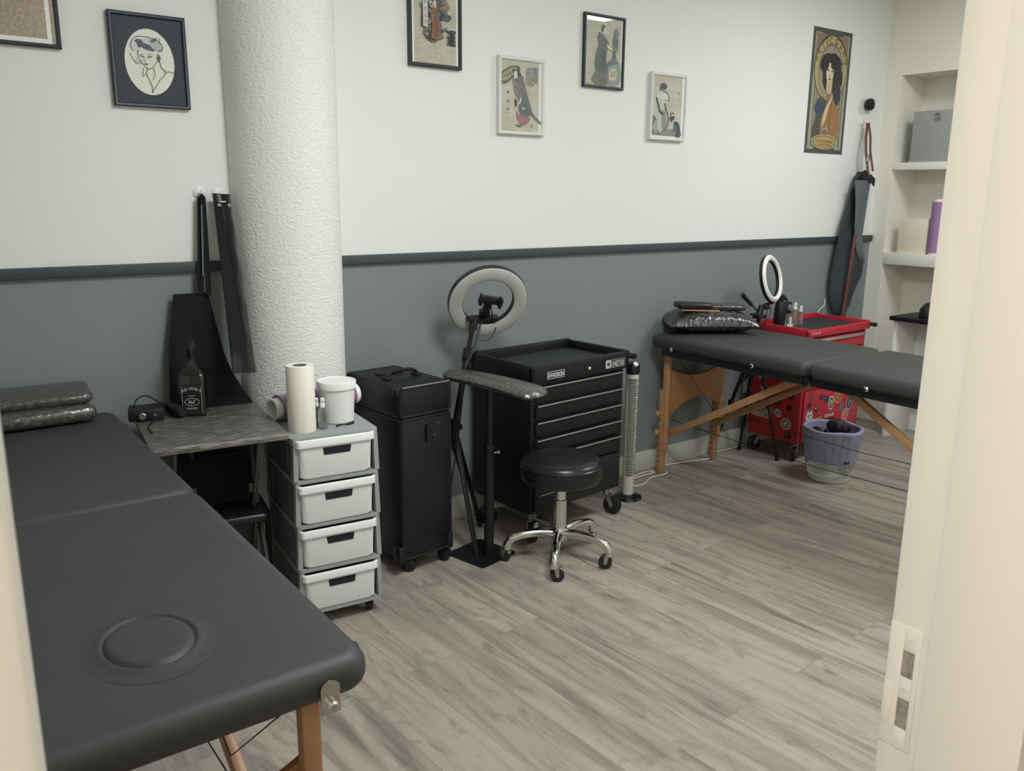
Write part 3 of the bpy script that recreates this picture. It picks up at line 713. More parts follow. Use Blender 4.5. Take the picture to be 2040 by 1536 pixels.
# ------------------------------------------------------------ trolley case
tc_ = thing('trolley_case', 'tall black wheeled trolley case between the drawer tower and the arm rest stand', 'trolley case', (1.572, 2.672, 0), R_(5))
tw_, td = .232, .375; zb, zt = .062, .748
def shell(z0, z1, mname='case_section'):
    m = MB(); m.box((-tw_/2, 0, z0), (tw_/2, td, z1), 0, .012); o = m.build(mname, BLKT, tc_)
    e = MB()
    for q in (-1, 1):
        for yy in (.004, td-.004):
            e.tube([(q*(tw_/2-.004), yy, z0+.008), (q*(tw_/2-.004), yy, z1-.008)], .0075, 8)
    for zz in (z0+.006, z1-.006):
        for q in (-1, 1): e.tube([(q*(tw_/2-.004), .008, zz), (q*(tw_/2-.004), td-.008, zz)], .006, 8)
        for yy in (.003, td-.003): e.tube([(-tw_/2+.008, yy, zz), (tw_/2-.008, yy, zz)], .006, 8)
    e.build('edge_profile', BLKM, o)
    return o
shell(zb, .628); shell(.629, zt)
m = MB()
m.tube([(-tw_/2+.012, .0, zt-.001), (tw_/2-.006, .0, zt-.001)], .0022, 8).build('top_edge_strip', STEEL, tc_)
m = MB()
for q in (-.07, .07): m.box((q-.010, .14, zt), (q+.010, .185, zt+.010), 0, .003)
m.tube(spline([(-.075, .16, zt+.006), (-.055, .16, zt+.024), (0, .16, zt+.030), (.055, .16, zt+.024), (.075, .16, zt+.006)], 5), .0085, 10, flat=.8)
m.box((-.055, .23, zt), (.055, .27, zt+.007), 0, .003)
m.build('top_handle', BLK, tc_)
for x_, z_ in ((0.012, .560),):
    m = MB().box((x_-.016, -.012, z_-.035), (x_+.016, 0, z_+.03), 0, .003).box((x_-.008, -.016, z_+.008), (x_+.008, -.010, z_+.034), 0, .002)
    o = m.build('latch', BLK, tc_)
for x_, z_ in ((.036, .545), (.030, .525), (.055, .59)): MB().lathe([(.004, 0), (.003, .003)], 10, 0, Matrix.Translation((x_, 0, z_)) @ Matrix.Rotation(PI/2, 4, 'X')).build('rivet', STEEL, tc_)
for q in (-1, 1):
    m = MB().box((q*tw_/2-.020, -.005, zb-.004), (q*tw_/2+.006*(1 if q > 0 else 1), .045, zb+.062), 0, .006); m.build('corner_guard', BLK, tc_)
    m = MB().box((q*tw_/2-.018, -.002, zt-.03), (q*tw_/2+.003, .028, zt+.002), 0, .005); m.build('corner_guard', BLKM, tc_)
for x_, y_, yw in ((-.085, .045, 5.6), (.09, .045, 5.0), (-.085, .33, 3.8), (.09, .33, 1.1)): caster(tc_, x_, y_, .026, zb, yw, BLK, BLK, .026, True)

# ------------------------------------------------------------ arm rest stand
ar = thing('arm_rest_stand', 'black arm rest stand on a square floor plate with a film wrapped pad', 'arm rest', (1.823, 2.667, 0), R_(13))
m = MB(); m.prism(rrect(-.102, .102, -.103, .103, .014), 0, .006); m.build('floor_plate', BLKM, ar)
base = Vector((.006, -.036, 0))
m = MB().tube([base+Vector((0, 0, .006)), base+Vector((0, 0, .46))], .0200, 24).tube([base+Vector((0, 0, .46)), base+Vector((0, 0, .475))], [.023, .021], 24)
m.build('lower_tube', BLKM, ar)
MB().tube([base+Vector((0, 0, .47)), base+Vector((0, 0, .715))], .0150, 20).build('upper_tube', BLKM, ar)
kb = MB().tube([base+Vector((.019, -.002, .437)), base+Vector((.045, -.006, .434))], .0035, 10).lathe([(.007, 0), (.009, .004), (.007, .010)], 16, 0, Matrix.Translation(base+Vector((.043, -.006, .434))) @ Matrix.Rotation(PI/2, 4, 'Y'))
kb.build('height_knob', CHROME, ar)
# pad: long wrapped board, wider at the front end
pdm = MB()
def padfn(sgn):
    def fn(U, W):
        v = W*2-1; u = U*2-1
        hw = (.046+.036*(1-(v+1)/2))*(1-abs(v)**12*.25)          # half width, wide at the front (v=-1)
        L2 = .232
        e = max(0, 1-abs(u)**3.2)**.5*max(0, 1-abs(v)**14)**.5
        zc = .742+.012*v-.010*v*v
        return (hw*u, L2*v*(1-.06*u*u), zc+sgn*.023*e)
    return fn
pdm.grid(padfn(1), 20, 44).grid(padfn(-1), 20, 44)
po = pdm.build('wrapped_pad', FILMP, ar, ang=120); po.location = (base.x-.030, base.y-.040, 0); po.rotation_euler = (0, 0, R_(19-13))
MB().box((base.x-.035, base.y-.06, .708), (base.x+.035, base.y+.05, .726), 0, .003).build('pad_bracket', BLKM, ar)

# ------------------------------------------------------------ large ring light on a folded tripod
rl = thing('ring_light_stand', 'large ring light on a black tripod stand behind the arm rest', 'ring light', (1.85, 2.86, 0))
O = Vector((1.85, 2.86, 0))
def W(x, y, z): return (x-O.x, y-O.y, z-O.z)
c0 = Vector((1.818, 2.86, .50)); c1_ = Vector((1.887, 2.86, .81)); c2_ = Vector((1.921, 2.86, .955))
MB().tube([W(*(c0-Vector((0, 0, .09))-Vector((.018, 0, 0)))), W(*c1_)], .0135, 16).build('column_tube', BLKM, rl)
MB().tube([W(*c1_), W(*c2_)], .009, 12).build('inner_tube', BLKM, rl)
for f_ in ((1.796, 2.665, .012), (1.765, 3.02, .012), (1.985, 2.915, .012)):
    f_ = Vector(f_); d_ = (f_-c0); 
    MB().bar(W(*(c0+d_*.02)), W(*f_), .020, .010, 0, .002).lathe([(.011, 0), (.012, .02), (.008, .026)], 12, 0, Matrix.Translation(W(f_.x, f_.y, 0))).build('leg', BLKM, rl)
    k_ = c0+d_*.42; kk = c0-Vector((.015, 0, .07)); MB().bar(W(*kk), W(*k_), .012, .006, 0, .001).build('leg_brace', BLKM, rl)
m = MB().tube([W(1.812, 2.86, .475), W(1.824, 2.86, .53)], .023, 16).box(W(1.80, 2.832, .490), W(1.842, 2.888, .512), 0, .004)
m.build('tripod_collar', BLK, rl)
m = MB().tube([W(1.877, 2.86, .765), W(1.890, 2.86, .825)], .020, 16).tube([W(1.885, 2.86, .80), W(1.915, 2.835, .805)], .006, 8).lathe([(.012, 0), (.012, .014)], 10, 0, Matrix.Translation(W(1.915, 2.838, .805)) @ Matrix.Rotation(PI/2, 4, 'X')).tube([W(1.884, 2.86, .79), W(1.858, 2.845, .788)], .008, 8)
m.build('clamp_knob', BLK, rl)
m = MB().tube([W(1.912, 2.86, .90), W(1.924, 2.86, .955)], .017, 14).box(W(1.885, 2.845, .938), W(1.925, 2.872, .958), 0, .003)
m.build('head_joint', BLK, rl)
nrm = Vector((-.343, -.878, -.467)).normalized()
rc_ = Vector((1.968, 2.835, 1.018))
Tr = Matrix.Translation(W(*rc_)) @ frame_to(nrm)
Ro, Ri = .166, .106
# housing: trough behind; diffuser in front
m = MB().lathe([(Ri, -.010), (Ri, .012), (Ri+.003, .014), (Ro-.003, .014), (Ro, .012), (Ro, -.010), (Ro-.012, -.016), (Ri+.012, -.016), (Ri, -.010)], 72, 0, Tr, cap=False)
m.build('ring_housing', BLK, rl)
m = MB().lathe([(Ri+.002, .013), (Ri+.003, .019), (Ri+.010, .023), (Ro-.010, .023), (Ro-.003, .019), (Ro-.002, .013)], 72, 0, Tr, cap=False)
m.build('ring_diffuser', DIFF, rl)
# control box below, bridging the ring, and the phone arm
up_r = Tr.to_3x3() @ Vector((0, 1, 0)); xr_ = Tr.to_3x3() @ Vector((1, 0, 0))
m = MB().box((-.060, -.128, -.034), (.060, -.088, .004), 0, .006, Tr).box((-.022, -.10, -.040), (.022, -.062, -.012), 0, .005, Tr)
m.build('control_box', BLK, rl)
m = MB().tube([Tr @ Vector((0, -.085, -.02)), Tr @ Vector((-.004, -.02, .012)), Tr @ Vector((.0, .012, .028))], [.013, .010, .011], 12)
m.lathe([(.015, -.014), (.015, .014)], 14, 0, Tr @ Matrix.Translation((-.002, -.045, .0)) @ Matrix.Rotation(PI/2, 4, 'Y')).lathe([(.012, -.016), (.012, .016)], 12, 0, Tr @ Matrix.Translation((-.002, -.012, .014)) @ Matrix.Rotation(PI/2, 4, 'Y'))
m.build('phone_arm', BLK, rl)
Tp = Tr @ Matrix.Translation((.0, .030, .038)) @ Matrix.Rotation(R_(-12), 4, 'Z') @ Matrix.Scale(1.2, 4)
m = MB().box((-.030, -.013, -.008), (.030, .013, .008), 0, .003, Tp).box((-.040, -.018, -.008), (-.030, .018, .022), 0, .003, Tp).box((.030, -.018, -.008), (.040, .018, .022), 0, .003, Tp)
m.build('phone_clamp', BLK, rl)
m = MB().tube([Tr @ Vector(p) for p in spline([(.01, -.02, .01), (.022, -.05, .012), (.026, -.085, .006), (.020, -.095, -.01)], 5)], .0025, 6)
m.tube([Vector(p) for p in spline([W(1.945, 2.845, .93), W(1.93, 2.835, .905), W(1.905, 2.825, .86), W(1.868, 2.81, .80), W(1.838, 2.80, .765), W(1.828, 2.80, .70), W(1.795, 2.80, .45), W(1.755, 2.81, .20), W(1.745, 2.83, .01)], 6)], .0028, 6)
m.tube([Vector(p) for p in spline([W(1.935, 2.845, .925), W(1.918, 2.83, .895), W(1.895, 2.82, .85), W(1.852, 2.81, .79), W(1.828, 2.80, .755), W(1.815, 2.80, .68), W(1.79, 2.81, .43)], 6)], .0028, 6)
m.tube([Vector(p) for p in spline([W(2.01, 2.85, .93), W(2.02, 2.85, .90), W(2.00, 2.85, .865), W(1.965, 2.85, .85), W(1.93, 2.85, .86)], 6)], .0022, 6)
m.tube([Vector(p) for p in spline([W(1.76, 3.03, .16), W(1.80, 3.03, .155), W(1.835, 3.03, .13), W(1.86, 3.03, .10)], 6)], .0028, 6)
m.build('power_cable', CABLEB, rl)

# ------------------------------------------------------------ black tool cart
bc = thing('tool_cart', 'black metal tool cart with drawers and white lettering behind the stool', 'tool cart', (2.326, 2.650, 0), R_(5))
BW, BD = .572, .368; z0, z1, z2 = .128, .692, .772
m = MB().box((-BW/2+.004, .008, z0), (BW/2-.004, BD, z1), 0, .004); m.build('cabinet', BLKM, bc)
m = MB()          # top tray: rim around a sunken floor
rim = lambda a, b: m.box(a, b, 0, .006)
rim((-BW/2-.012, -.012, z1), (BW/2+.012, .010, z2-.004)); rim((-BW/2-.012, BD-.010, z1), (BW/2+.012, BD+.012, z2+.004))
rim((-BW/2-.012, -.012, z1), (-BW/2+.010, BD+.012, z2)); rim((BW/2-.010, -.012, z1), (BW/2+.012, BD+.012, z2))
m.box((-BW/2, 0, z1), (BW/2, BD, z1+.040))
m.build('top_tray', BLKM, bc)
MB().box((-BW/2+.012, .012, z1+.040), (BW/2-.012, BD-.012, z1+.044), 0, .001).build('tray_mat', MATG, bc)
lines = [.683, .606, .533, .458, .385]
for i, zl in enumerate(lines):
    zbm = lines[i+1]+.010 if i < 4 else .312
    o = MB().box((-BW/2+.022, -.006, zbm), (BW/2-.022, .010, zl-.001), 0, .003).build('drawer', BLKM, bc)
    h_ = MB().box((-BW/2+.022, -.014, zl-.010), (BW/2-.022, -.004, zl-.001), 0, .0025).build('handle_lip', BLKM, o)
    MB().box((-BW/2+.024, -.0165, zl-.0085), (BW/2-.024, -.0135, zl-.0035), 0, .0008).build('silver_strip', SILV, h_)
o = MB().box((-BW/2+.022, -.006, z0+.012), (BW/2-.022, .010, .302), 0, .003).build('lower_door', BLKM, bc)
MB().box((-BW/2+.05, -.0085, .205), (-.02, -.005, .208), 0, .001).build('door_groove', SILV, o)
def frontpt(x, z): return (x, -.0125, z)
lm = MB()
yL = -.0128
lm.box((-.215, yL-.001, .706), (-.112, yL+.001, .741), 0, .0005)
for a, b in (((-.213, .708), (-.114, .7098)), ((-.213, .7372), (-.114, .739)), ((-.213, .708), (-.2112, .739)), ((-.1158, .708), (-.114, .739))): lm.box((a[0], yL-.0014, a[1]), (b[0], yL, b[1]), 1)
lm.text('KWADRON', (-.1635, yL-.0012, .7135), (1, 0, 0), (0, 0, 1), .0195, 1, .090, bold=.03, align='CENTER')
lm.build('lettering', [BLKM, mat('white_lettering', (205, 206, 204), .5)], bc)
lm = MB()
lm.box((.138, yL-.001, .706), (.262, yL+.001, .744), 0, .0005)
lm.box((.139, yL-.0015, .707), (.172, yL, .743), 1)
sp5 = [(.1555+(.0125 if i % 2 == 0 else .005)*math.sin(i*PI/5), yL-.0022, .725+(.0125 if i % 2 == 0 else .005)*math.cos(i*PI/5)) for i in range(10)]
lm.poly(sp5, 0)
lm.text('UNISTAR', (.2165, yL-.0012, .7105), (1, 0, 0), (0, 0, 1), .027, 1, .084, bold=.03, align='CENTER')
for a, b in (((.172, .7415), (.262, .743)), ((.2605, .707), (.262, .743)), ((.172, .707), (.262, .7085))): lm.box((a[0], yL-.0015, a[1]), (b[0], yL, b[1]), 1)
lm.build('lettering', [BLKM, mat('grey_lettering', (176, 178, 176), .5)], bc)
MB().lathe([(.009, 0), (.009, .004), (.006, .008), (.003, .009)], 20, 0, Matrix.Translation((.036, yL, .722)) @ Matrix.Rotation(PI/2, 4, 'X')).build('lock', CHROME, bc)
m = MB()
for yy in (.006, .33): m.tube([(BW/2+.008, yy, .742), (BW/2+.050, yy, .738)], .009, 10)
m.tube([(BW/2+.050, -.012, .738), (BW/2+.050, .34, .738)], .013, 14)
m.build('push_handle', BLK, bc)
for x_, y_, yw in ((BW/2-.045, .05, 5.0), (-BW/2+.05, .05, 4.0), (-BW/2+.05, .285, 2.6), (BW/2-.05, .285, .4)): caster(bc, x_, y_, .043, z0, yw, STEEL, BLK, .026)

# ------------------------------------------------------------ stool
sl = thing('swivel_stool', 'round black swivel stool with a chrome five star base on casters', 'stool', (2.058, 2.450, 0))
MB().lathe([(.02, .338), (.145, .338), (.157, .343), (.163, .356), (.165, .385), (.164, .405), (.158, .420), (.146, .429), (.12, .4335), (.06, .436), (.001, .437)], 64).build('seat', LEATHS, sl, ang=50)
MB().lathe([(.163, .402), (.1665, .405), (.1665, .409), (.163, .412)], 64, cap=False).build('seat_piping', LEATHS, sl)
MB().lathe([(.055, .330), (.055, .338)], 24).lathe([(.0265, .135), (.0265, .255), (.0235, .258), (.0235, .332)], 32).build('gas_column', CHROME, sl)
MB().bar((.03, .02, .325), (.14, .05, .315), .014, .006, 0, .002).tube([(.14, .05, .315), (.165, .057, .30)], .006, 8).build('height_lever', BLK, sl)
MB().lathe([(.020, .075), (.034, .085), (.036, .125), (.030, .138)], 28).build('hub', CHROME, sl)
for k in range(5):
    a = R_(9+72*k); u = Vector((math.cos(a), math.sin(a), 0))
    path = spline([u*.02+Vector((0, 0, .112)), u*.08+Vector((0, 0, .118)), u*.15+Vector((0, 0, .112)), u*.195+Vector((0, 0, .098)), u*.212+Vector((0, 0, .075)), u*.214+Vector((0, 0, .062))], 5)
    n_ = len(path); rs = [.020-.003*math.sin(PI*i/(n_-1)) for i in range(n_)]
    lg = MB().tube(path, rs, 16).tube([u*.214+Vector((0, 0, .063)), u*.214+Vector((0, 0, .056))], .019, 16).build('star_leg', CHROME, sl)
    # caster under the leg end
    yw = a+R_([30, 160, -40, 100, 200][k]); rr_ = .0265; wd = .022
    T0 = Matrix.Translation((u.x*.214, u.y*.214, 0)) @ Matrix.Rotation(yw, 4, 'Z')
    m = MB().lathe([(.009, rr_*2), (.012, .058)], 12, 0, T0)
    m.tube([(.014+rr_*1.16*math.cos(R_(t_)), 0, rr_+rr_*1.16*math.sin(R_(t_))) for t_ in range(50, 160, 12)], wd*.55, 8, 0, T=T0, flat=.16)
    for q in (-1, 1):
        m.prism([(0, rr_*2.05), (.020, rr_*2.05), (.020, rr_*.9), (.014, rr_*.72), (.008, rr_*.9)], q*wd*.56-.0008, q*wd*.56+.0008, 0, T0 @ Matrix.Rotation(PI/2, 4, 'X'))
    cs = m.build('caster', STEEL, sl)
    MB().lathe([(.004, -wd*.5), (rr_*.85, -wd*.5), (rr_, -wd*.3), (rr_, wd*.3), (rr_*.85, wd*.5), (.004, wd*.5)], 24, 0, T0 @ Matrix.Translation((.014, 0, rr_)) @ Matrix.Rotation(PI/2, 4, 'X')).build('wheel', RUBBER, cs)

# ------------------------------------------------------------ tower fan
fn_ = thing('tower_fan', 'slim ivory tower fan on a round black base beside the black tool cart', 'fan', (2.782, 2.80, 0))
MB().lathe([(.068, 0), (.070, .004), (.066, .012), (.035, .019), (.026, .022)], 40).build('base', DGREEN, fn_)
fb = MB(); fb.lathe([(.026, .018), (.0275, .03), (.030, .60), (.031, .63)], 36, 0); fb.build('body', FANW, fn_)
MB().lathe([(.0315, .622), (.034, .632), (.034, .655), (.028, .672), (.012, .680), (.001, .681)], 36).build('top_cap', DGREEN, fn_)
Td = Matrix.Translation((-.004, -.020, .668)) @ Matrix.Rotation(R_(38), 4, 'X')
MB().lathe([(.013, -.004), (.013, .006), (.010, .009), (.001, .0095)], 20, 0, Td).build('dial', WPLAS, fn_)
g = MB(); gv = MB()
for i in range(58):
    z = .125+.0082*i; 
    r_ = .0272+.003*(z/.6)
    a0, a1 = -165, -95
    pts = [( (r_+.0014)*math.cos(R_(a)), (r_+.0014)*math.sin(R_(a)), z) for a in range(a0, a1+1, 10)]
    g.tube(pts, .0013, 5)
    if i % 8 != 7:
        for k in range(4):
            a = R_(-86+14*k); g.tube([((r_+.0008)*math.cos(a), (r_+.0008)*math.sin(a), z-.003), ((r_+.0008)*math.cos(a), (r_+.0008)*math.sin(a), z+.004)], .0010, 4, 1)
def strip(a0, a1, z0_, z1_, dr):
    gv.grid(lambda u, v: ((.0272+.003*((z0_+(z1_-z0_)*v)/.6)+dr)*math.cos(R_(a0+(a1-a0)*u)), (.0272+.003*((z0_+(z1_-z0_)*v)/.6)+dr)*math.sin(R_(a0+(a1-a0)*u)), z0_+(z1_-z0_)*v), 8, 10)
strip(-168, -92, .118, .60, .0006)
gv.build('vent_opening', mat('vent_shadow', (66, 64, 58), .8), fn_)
g.build('grille', [FANW, mat('grille_slot', (104, 102, 92), .8)], fn_)

# ------------------------------------------------------------ cables and wall socket
P = [(2.86, 2.93, .006), (2.99, 2.985, .006), (3.10, 3.01, .007), (3.15, 3.0, .008), (3.14, 2.97, .010), (3.05, 2.97, .010), (2.95, 2.955, .009), (2.90, 2.90, .006), (2.97, 2.88, .006), (3.08, 2.93, .006), (3.17, 2.93, .006), (3.215, 2.95, .006)]
P2 = [(3.215, 2.95, .006), (3.235, 3.035, .006), (3.32, 3.03, .006), (3.42, 3.015, .006), (3.52, 2.985, .006), (3.60, 2.975, .006), (3.66, 3.01, .006), (3.72, 3.035, .006), (3.86, 3.03, .006), (3.98, 3.04, .012), (3.99, 3.044, .10), (3.99, 3.045, .30)]
tag(MB().tube(spline(P+P2[1:], 7), .0042, 8).build('extension_lead', CABLEW), 'white power cord tangled on the floor by the skirting and wooden table legs', 'cord')
so = thing('wall_socket', 'white wall socket on the grey wall behind the far massage table', 'socket', (3.99, D, .32))
MB().box((-.041, -.010, 0), (.041, 0, .082), 0, .004).build('plate', WPLAS, so)
MB().box((-.020, -.036, .018), (.020, -.010, .062), 0, .006).build('plug', WPLAS, so)
tag(MB().tube(spline([(4.66, 3.045, .83), (4.655, 3.04, .79), (4.60, 3.035, .76), (4.56, 3.03, .70), (4.55, 3.035, .62)], 6), .003, 8).build('white_cable', CABLEW), 'thin white cable on the wall above the red tool cart', 'cable')

# ------------------------------------------------------------ red tool cart
rc = thing('tool_cart', 'red metal tool cart covered in stickers with bottles on top', 'tool cart', (4.235, 2.662, 0), R_(1.5))
QW, QD = .600, .335; z0, z1, z2 = .105, .702, .752
MB().box((-QW/2, .006, z0), (QW/2, QD, z1), 0, .004).build('cabinet', RED, rc)
m = MB()
for a, b in (((-QW/2-.012, -.012, z1), (QW/2+.012, .008, z2-.008)), ((-QW/2-.012, QD-.008, z1), (QW/2+.012, QD+.012, z2+.006)), ((-QW/2-.012, -.012, z1), (-QW/2+.008, QD+.012, z2)), ((QW/2-.008, -.012, z1), (QW/2+.012, QD+.012, z2))): m.box(a, b, 0, .005)
m.box((-QW/2, 0, z1), (QW/2, QD, z1+.026)); m.build('top_tray', RED, rc)
MB().box((-QW/2+.010, .010, z1+.026), (QW/2-.010, QD-.010, z1+.029)).build('tray_mat', MATG, rc)
zz = [(.690, .615), (.608, .535), (.528, .455), (.448, .408)]
for i, (a, b) in enumerate(zz):
    o = MB().box((-QW/2+.022, -.004, b), (QW/2-.022, .010, a), 0, .003).build('drawer', RED, rc)
    MB().box((-QW/2+.022, -.013, a-.020), (QW/2-.022, -.003, a-.005), 0, .003).build('handle', SILV, o)
    MB().box((-QW/2+.022, -.002, a-.002), (QW/2-.022, .008, a+.006)).build('gap', REDD, o)
door = MB().box((-QW/2+.022, -.004, z0+.012), (QW/2-.022, .010, .400), 0, .003).build('lower_door', RED, rc)
WHT = mat('sticker_white', (206, 202, 192), .5)
MB().text('Einhell', (-.068, -.0068, .226), (1, 0, 0), (0, 0, 1), .019, 0, .088, bold=.03).build('lettering', WHT, door)
MB().box((-.075, -.0065, .188), (.035, -.0035, .216), 0, .002).build('door_recess', REDD, door)
MB().text('TC-TW 100', (-QW/2+.022, -.0126, z1+.016), (1, 0, 0), (0, 0, 1), .013, 0, .082, bold=.0).build('lettering', WHT, rc)
m = MB()
for yy in (.004, .28): m.tube([(QW/2+.008, yy, .722), (QW/2+.080, yy, .718)], .008, 10)
m.tube([(QW/2+.080, -.012, .718), (QW/2+.080, .29, .718)], .012, 14)
m.build('push_handle', BLK, rc)
MB().tube([(QW/2+.01, .05, .69), (QW/2+.03, .05, .675)], .006, 8).build('handle_knob', BLK, rc)
for x_, y_, yw in ((-QW/2+.055, .05, 3.6), (QW/2-.05, .05, .2), (QW/2-.05, .29, .6), (-QW/2+.055, .29, 2.6)): caster(rc, x_, y_, .040, z0, yw, STEEL, BLK, .026)
SK = lambda r, g_, b_: ink(r, g_, b_, .25)
def sticker(par, face, cxx, cz, rx, rz, cols, kind='oval', rot=0):
    """a sticker on the front (x,z) or left side (y,z) of the cart"""
    def P3(a, b, lay):
        ca, sa = math.cos(rot), math.sin(rot); a, b = a*ca-b*sa, a*sa+b*ca
        return (cxx+a, -.0042-.0005*lay, cz+b) if face == 'front' else (-QW/2-.0004-.0005*lay, cxx-a, cz+b)
    m = MB(); ms = [SK(*c) for c in cols]
    def ell(fx, fz, mi, lay, ox=0, oz=0, n=24): m.poly([P3(ox*rx+fx*rx*math.cos(2*PI*i/n), oz*rz+fz*rz*math.sin(2*PI*i/n), lay) for i in range(n)], mi)
    def pg_(pts, mi, lay): m.poly([P3(a*rx, b*rz, lay) for a, b in pts], mi)
    if kind == 'oval': ell(1, 1, 0, 0); ell(.78, .8, 1, 1); ell(.4, .45, 2, 2); pg_([(-.5, -.1), (.1, -.55), (.5, .1), (.05, .5)], 0, 3); ell(.2, .25, 1, 4, .1, -.1)
    elif kind == 'face': ell(1, 1, 0, 0); ell(.18, .10, 1, 1, -.35, .2); ell(.18, .10, 1, 1, .35, .2); pg_([(-.1, 0), (.1, 0), (0, -.35)], 1, 1); ell(.3, .07, 1, 1, 0, -.5); pg_([(-.5, .95), (.5, .95), (0, .6)], 1, 2)
    elif kind == 'splash':
        rnd = random.Random(int(cxx*977+cz*533)); pts = []
        for i in range(18): q = .55+.45*rnd.random(); pts.append((q*math.cos(2*PI*i/18), q*math.sin(2*PI*i/18)))
        pg_(pts, 0, 0); pg_([(a*.6+.05, b*.55) for a, b in pts[::-1]], 1, 1); ell(.22, .2, 2, 2, -.2, .2); ell(.15, .2, 0, 3, .2, -.2)
    elif kind == 'rect': pg_([(-1, -1), (1, -1), (1, 1), (-1, 1)], 0, 0); pg_([(-.8, .35), (.8, .35), (.8, .55), (-.8, .55)], 1, 1); pg_([(-.8, -.1), (.4, -.1), (.4, .1), (-.8, .1)], 1, 1); ell(.25, .3, 2, 1, .55, -.5)
    elif kind == 'ring': ell(1, 1, 0, 0); ell(.85, .85, 1, 1); ell(.7, .7, 0, 2); pg_([(-.35, -.4), (.4, -.45), (.2, .1), (.35, .5), (-.3, .35), (-.1, 0)], 1, 3)
    m.build('sticker', ms, par)
w_ = (204, 198, 186); k_ = (40, 34, 38); rd = (150, 40, 44); tn = (176, 128, 84)
F_ = [(-.216, .366, .030, .030, [(128, 60, 44), (158, 84, 60), (92, 40, 34)], 'splash'), (-.226, .316, .030, .024, [(58, 34, 44), (96, 42, 52), (40, 28, 36)], 'splash'),
      (-.219, .251, .032, .046, [w_, k_, (90, 30, 40)], 'face'), (-.154, .289, .032, .032, [(140, 52, 50), (96, 40, 42), w_], 'splash'),
      (-.115, .208, .026, .030, [(168, 132, 78), (112, 74, 50), (190, 160, 110)], 'rect'), (-.112, .350, .034, .022, [(64, 60, 84), (120, 60, 70), (50, 44, 60)], 'splash'),
      (-.064, .334, .032, .030, [(58, 66, 92), (36, 40, 60), (130, 120, 130)], 'splash'), (-.012, .304, .027, .042, [w_, (74, 86, 70), (170, 160, 140)], 'oval'),
      (.057, .337, .040, .046, [(204, 134, 80), (120, 96, 60), (190, 150, 100)], 'oval'), (.104, .264, .028, .026, [(70, 130, 150), (50, 90, 130), (110, 160, 170)], 'splash'),
      (.184, .276, .036, .040, [(150, 140, 144), (62, 60, 76), (100, 96, 104)], 'oval'), (.146, .209, .036, .040, [(208, 160, 150), (158, 44, 50), w_], 'ring'),
      (.062, .246, .020, .016, [(120, 40, 50), (160, 80, 70), w_], 'splash'), (.205, .370, .026, .020, [(200, 196, 186), (70, 60, 60), w_], 'splash')]
for a in F_: sticker(door if a[1] < .5 else rc, 'front', a[0], a[1], a[2], a[3], a[4], a[5])
S_ = [(.252, .248, .066, .036, [(190, 180, 166), (110, 100, 92), (150, 140, 126)], 'rect', -.02), (.236, .340, .028, .050, [(196, 176, 160), (150, 60, 56), (120, 60, 56)], 'rect', 0),
      (.151, .335, .036, .042, [(34, 32, 38), (130, 132, 136), (30, 28, 34)], 'splash', 0), (.144, .261, .030, .032, [(188, 176, 168), (120, 96, 92), w_], 'splash', 0),
      (.075, .378, .042, .042, [(96, 36, 56), (64, 30, 48), (150, 130, 140)], 'splash', 0), (.086, .205, .034, .032, [(200, 194, 186), (130, 110, 106), w_], 'oval', 0),
      (.068, .142, .030, .034, [(96, 30, 38), (60, 30, 40), (130, 110, 110)], 'splash', 0), (.263, .468, .040, .034, [w_, (50, 46, 48), (90, 80, 76)], 'face', 0),
      (.172, .457, .034, .028, [(120, 60, 40), (170, 110, 70), w_], 'splash', 0), (.062, .489, .044, .044, [(180, 164, 110), (90, 90, 50), (150, 140, 90)], 'ring', 0), (.072, .300, .022, .022, [(84, 26, 36), (58, 24, 36), (100, 40, 50)], 'splash', 0)]
for a in S_: sticker(rc, 'side', *a[:5], kind=a[5], rot=a[6])

# bottles on the red cart
ZR = z1+.029
t_ = thing('pump_bottle', 'tall matt black bottle with a trigger top on the red tool cart', 'bottle', (3.975, 2.868, ZR), R_(-25))
MB().lathe([(.030, 0), (.033, .004), (.031, .10), (.026, .135), (.018, .150)], 32).build('body', mat('matt_black_bottle', (20, 20, 24), .5), t_)
MB().lathe([(.018, .148), (.020, .156), (.019, .180), (.012, .186)], 24).tube([(0, 0, .176), (.018, -.006, .172), (.034, -.010, .150)], [.012, .009, .006], 10).build('trigger', BLK, t_)
t_ = thing('dropper_bottle', 'clear square bottle with black collar beside the matt black bottle', 'bottle', (4.038, 2.852, ZR), R_(-20))
MB().box((-.020, -.016, 0), (.020, .016, .068), 0, .006).lathe([(.009, .066), (.009, .078)], 16).build('body', GLASS, t_)
MB().box((-.019, -.0168, .0), (.019, -.0158, .018)).box((-.006, -.0170, .018), (.008, -.0160, .056)).build('label', WHT, t_)
MB().lathe([(.011, .076), (.011, .092), (.005, .096), (.004, .118)], 20).build('collar', BLK, t_)
MB().lathe([(.0085, .096), (.0085, .120), (.004, .126)], 16).build('bulb', mat('smoky_bulb', (120, 122, 120), .4), t_)
t_ = thing('carton', 'small upright black carton behind the spray bottles on the red cart', 'carton', (4.135, 2.945, ZR), R_(-14))
MB().box((-.025, -.02, 0), (.025, .02, .125), 0, .002).build('box', BLK, t_)
spray_bottle('clear spray bottle with a white pump on the red cart, the taller one', (4.108, 2.865, ZR), .130, .020)
spray_bottle('clear spray bottle with a white pump on the red cart, the shorter one', (4.178, 2.875, ZR), .105, .018)

